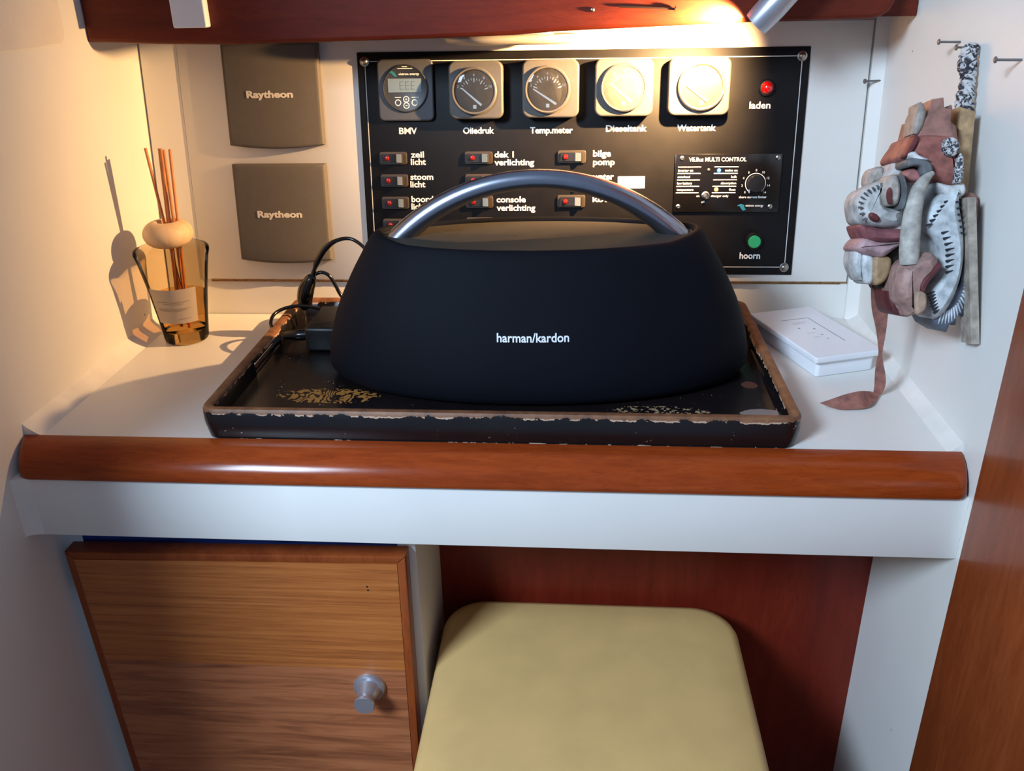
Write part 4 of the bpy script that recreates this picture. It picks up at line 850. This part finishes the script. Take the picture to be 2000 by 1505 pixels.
def inset(P, d):
    N = len(P); out = []
    area_ = sum(P[i].x * P[(i + 1) % N].y - P[(i + 1) % N].x * P[i].y for i in range(N)); sg = 1 if area_ > 0 else -1
    for i in range(N):
        t = (P[(i + 1) % N] - P[i - 1]); t = t.normalized() if t.length > 1e-9 else Vector((1, 0)); nn = Vector((-t.y, t.x)) * sg
        lim = 1.0                                    # room to the opposite side of the outline
        for j in range(N):
            if j in (i, (i - 1) % N, (i + 1) % N, (i - 2) % N): continue
            a, e = P[j], P[(j + 1) % N] - P[j]; den = nn.x * e.y - nn.y * e.x
            if abs(den) < 1e-12: continue
            q = a - P[i]; s_ = (q.x * e.y - q.y * e.x) / den; u_ = (q.x * nn.y - q.y * nn.x) / den
            if s_ > 1e-6 and -0.05 <= u_ <= 1.05: lim = min(lim, s_)
        out.append(P[i] + nn * min(d, lim * 0.3))
    for _ in range(2):                               # relax the inner line
        out = [out[i] * 0.6 + (out[i - 1] + out[(i + 1) % N]) * 0.2 for i in range(N)] if d > 0.002 else out
    return out
def puff(poly, w0, w1, rnd, sharp=False):
    """rounded relief piece: outline in (out, up), from depth w0 to w1 with a rolled edge"""
    P = smooth_poly(poly, 1 if sharp else 4); P = [Vector((max(0.0005, q.x), q.y)) for q in P]
    b = MB(); R = []
    r = min(rnd, (w1 - w0) * 0.45)
    seq = [(r * 0.9, w0), (r * 0.3, w0 + r * 0.3), (0, w0 + r)] if w0 > -0.03 or True else []
    seq += [(0, w1 - r), (r * 0.3, w1 - r * 0.3), (r * 0.9, w1)]
    for ins, w in seq:
        I = inset(P, ins); R.append([(q.x, w, q.y) for q in I])
    b.rings(R, True, True); return b
RND = dict(head=.010, forehead=.010, crown=.005, snout=.010, cheek=.009, lower_jaw=.010, eyelid=.006, tooth=.0035, upper_lip=.006, gum=.005)
SHARP = ('mane', 'crown', 'crown_flame', 'nostril', 'ear_roundel')
for nm, mt_, w0, w1, poly in MASK_PARTS:
    r = RND.get(nm, 0.0025)
    o = puff(poly, w0, w1, r, nm in SHARP).build(nm, M[mt_], mk, smooth=60)
b = MB().tube([(p[0], 0.050 - 0.004 * i / 7, p[1]) for i, (p, r_) in enumerate(MASK_TUSK)], [r_ for p, r_ in MASK_TUSK], 16, sub=5); b.build('tusk', M['m_tusk'], mk, smooth=60)
for nm, S, w, m_ in (('snout_stripe', MASK_SNOUT_STROKES, 0.0362, 'm_slate'), ('cheek_hatching', MASK_CHEEK_STROKES, 0.0441, 'm_ink'), ('mane_stripe', MASK_MANE_STROKES, 0.0341, 'm_stroke')):
    for S_ in ([S] if nm != 'mane_stripe' else [S[:16], S[16:]]):
        b = MB()
        for p, q in S_: b.tube([(max(p[0], .001), w, p[1]), ((p[0] + q[0]) / 2, w + .0002, (p[1] + q[1]) / 2), (max(q[0], .001), w, q[1])], [0.0010, 0.0008, 0.0003], 6)
        b.build(nm, M[m_], mk)
# tooth line, wooden back board and upper plate
(o1, u1_), (o2, u2_) = MASK_BOARD
b = MB(); R = []
for (o, u) in ((o1, u1_), (o2, u2_)):
    o = max(o, 0.0045); R.append([(o - 0.0034, 0.026, u), (o + 0.0034, 0.026, u), (o + 0.0034, 0.045, u), (o - 0.0034, 0.045, u)])
b.rings(R); b.build('back_board', M['m_board'], mk)
b = MB(); b.prism([(0.0215, 0.074), (0.0085, 0.070), (0.0100, 0.0), (0.0225, -0.004)], -0.02, 0.022, 'y', 0.002); b.build('hanging_plate', M['m_tan'], mk)
b = MB()
for pts in MASK_CORD:
    P = [Vector((max(a, 0.0075), 0.0, c_)) for a, c_ in pts]; Q = []
    for i in range(len(P) - 1):
        p0 = P[max(i - 1, 0)]; p1 = P[i]; p2 = P[i + 1]; p3 = P[min(i + 2, len(P) - 1)]
        for k in range(8):
            u = k / 8; Q.append(0.5 * ((2 * p1) + (p2 - p0) * u + (2 * p0 - 5 * p1 + 4 * p2 - p3) * u * u + (3 * p1 - p0 - 3 * p2 + p3) * u ** 3))
    Q.append(P[-1])
    for s in range(3):
        L = []
        for i, q in enumerate(Q):
            a = i * 0.62 + s * 2.094; L.append(q + Vector((0.0032 * math.cos(a), 0.0035 * math.sin(a), 0)))
        b.tube(L, 0.0030, 8)
b.build('hanging_cord', M['m_cord'], mk, smooth=60, label='black and white braided cord')
b = MB(); t = bmesh.new(); rows = []
NN = len(MASK_TONGUE)
PTS = [(Vector(a), Vector(c_)) for a, c_ in MASK_TONGUE]
DEN = []
for i in range(NN - 1):
    p0 = PTS[max(i - 1, 0)]; p1 = PTS[i]; p2 = PTS[i + 1]; p3 = PTS[min(i + 2, NN - 1)]
    for k in range(4):
        u = k / 4; DEN.append(tuple(0.5 * ((2 * p1[s]) + (p2[s] - p0[s]) * u + (2 * p0[s] - 5 * p1[s] + 4 * p2[s] - p3[s]) * u * u + (3 * p1[s] - p0[s] - 3 * p2[s] + p3[s]) * u ** 3) for s in (0, 1)))
DEN.append(PTS[-1])
R = []
for i, (a, c_) in enumerate(DEN):
    a = Vector(a); c_ = Vector(c_); a.z = max(a.z, 0.0022); c_.z = max(c_.z, 0.0022)
    ai = Vector(DEN[max(i - 1, 0)][0]) + Vector(DEN[max(i - 1, 0)][1]); aj = Vector(DEN[min(i + 1, len(DEN) - 1)][0]) + Vector(DEN[min(i + 1, len(DEN) - 1)][1])
    nrm = (c_ - a).cross(aj - ai); nrm = nrm.normalized() if nrm.length > 1e-12 else Vector((0, -1, 0))
    mid = (a + c_) / 2 + nrm * (c_ - a).length * 0.10
    R.append([tomask(a + nrm * .0006), tomask(mid + nrm * .0006), tomask(c_ + nrm * .0006), tomask(c_ - nrm * .0006), tomask(mid - nrm * .0006), tomask(a - nrm * .0006)])
b.rings(R); b.build('tongue', M['m_leather'], mk, smooth=50, label='long twisted red brown leather tongue')

# ------------------------------------------------------------------ nails in the right wall
def wall_nail(y, z, l, label):
    n = thing('nail', label, 'nail', (XR, y, z), world=False, group='nails in the right wall')
    MB().tube([(0.0, 0, 0), (-l, 0, 0.0003)], 0.0010, 8).build('shank', M['nail'], n)
    MB().lathe([(0, 0), (0.0025, 0), (0.0025, 0.0009), (0.0018, 0.0014), (0, 0.0015)], (-l, 0, 0.0003), (-1, 0, 0), 14).build('nail_head', M['nail'], n)
wall_nail(0.1645, 0.3210, 0.0180, 'steel nail in the right wall up left of the braided cord')
wall_nail(0.0427, 0.3162, 0.0190, 'steel nail in the right wall at the edge right of the braided cord')
wall_nail(0.1290, 0.3190, 0.0160, 'steel nail in the right wall on which the braided cord hangs')
n4 = thing('nail', 'steel nail sticking out of the right back corner batten', 'nail', pl(0.3870, 0.2700, 0.010), world=False, group='nails in the right wall')
MB().tube([(0.002, 0.002, 0), (-0.0168, -0.006, 0.0003)], 0.0010, 8).build('shank', M['nail'], n4)
MB().lathe([(0, 0), (0.0026, 0), (0.0026, 0.0010), (0, 0.0015)], (-0.0168, -0.006, 0.0003), (-1, -0.42, 0), 14).build('nail_head', M['nail'], n4)
lw = MB().prism(rrect(0.0400, 0.2150, 0.3290, 0.46, 0.012), XL - 0.001, XL + 0.0016, 'x').build('wall_plate', M['plate'])  # thin raised rectangle in a slightly creamier tone than the wall
tag(lw, 'thin cream rounded rectangle high on the left wall', 'plate')

for r_ in ROOTS:
    if '_world' in r_: del r_['_world']
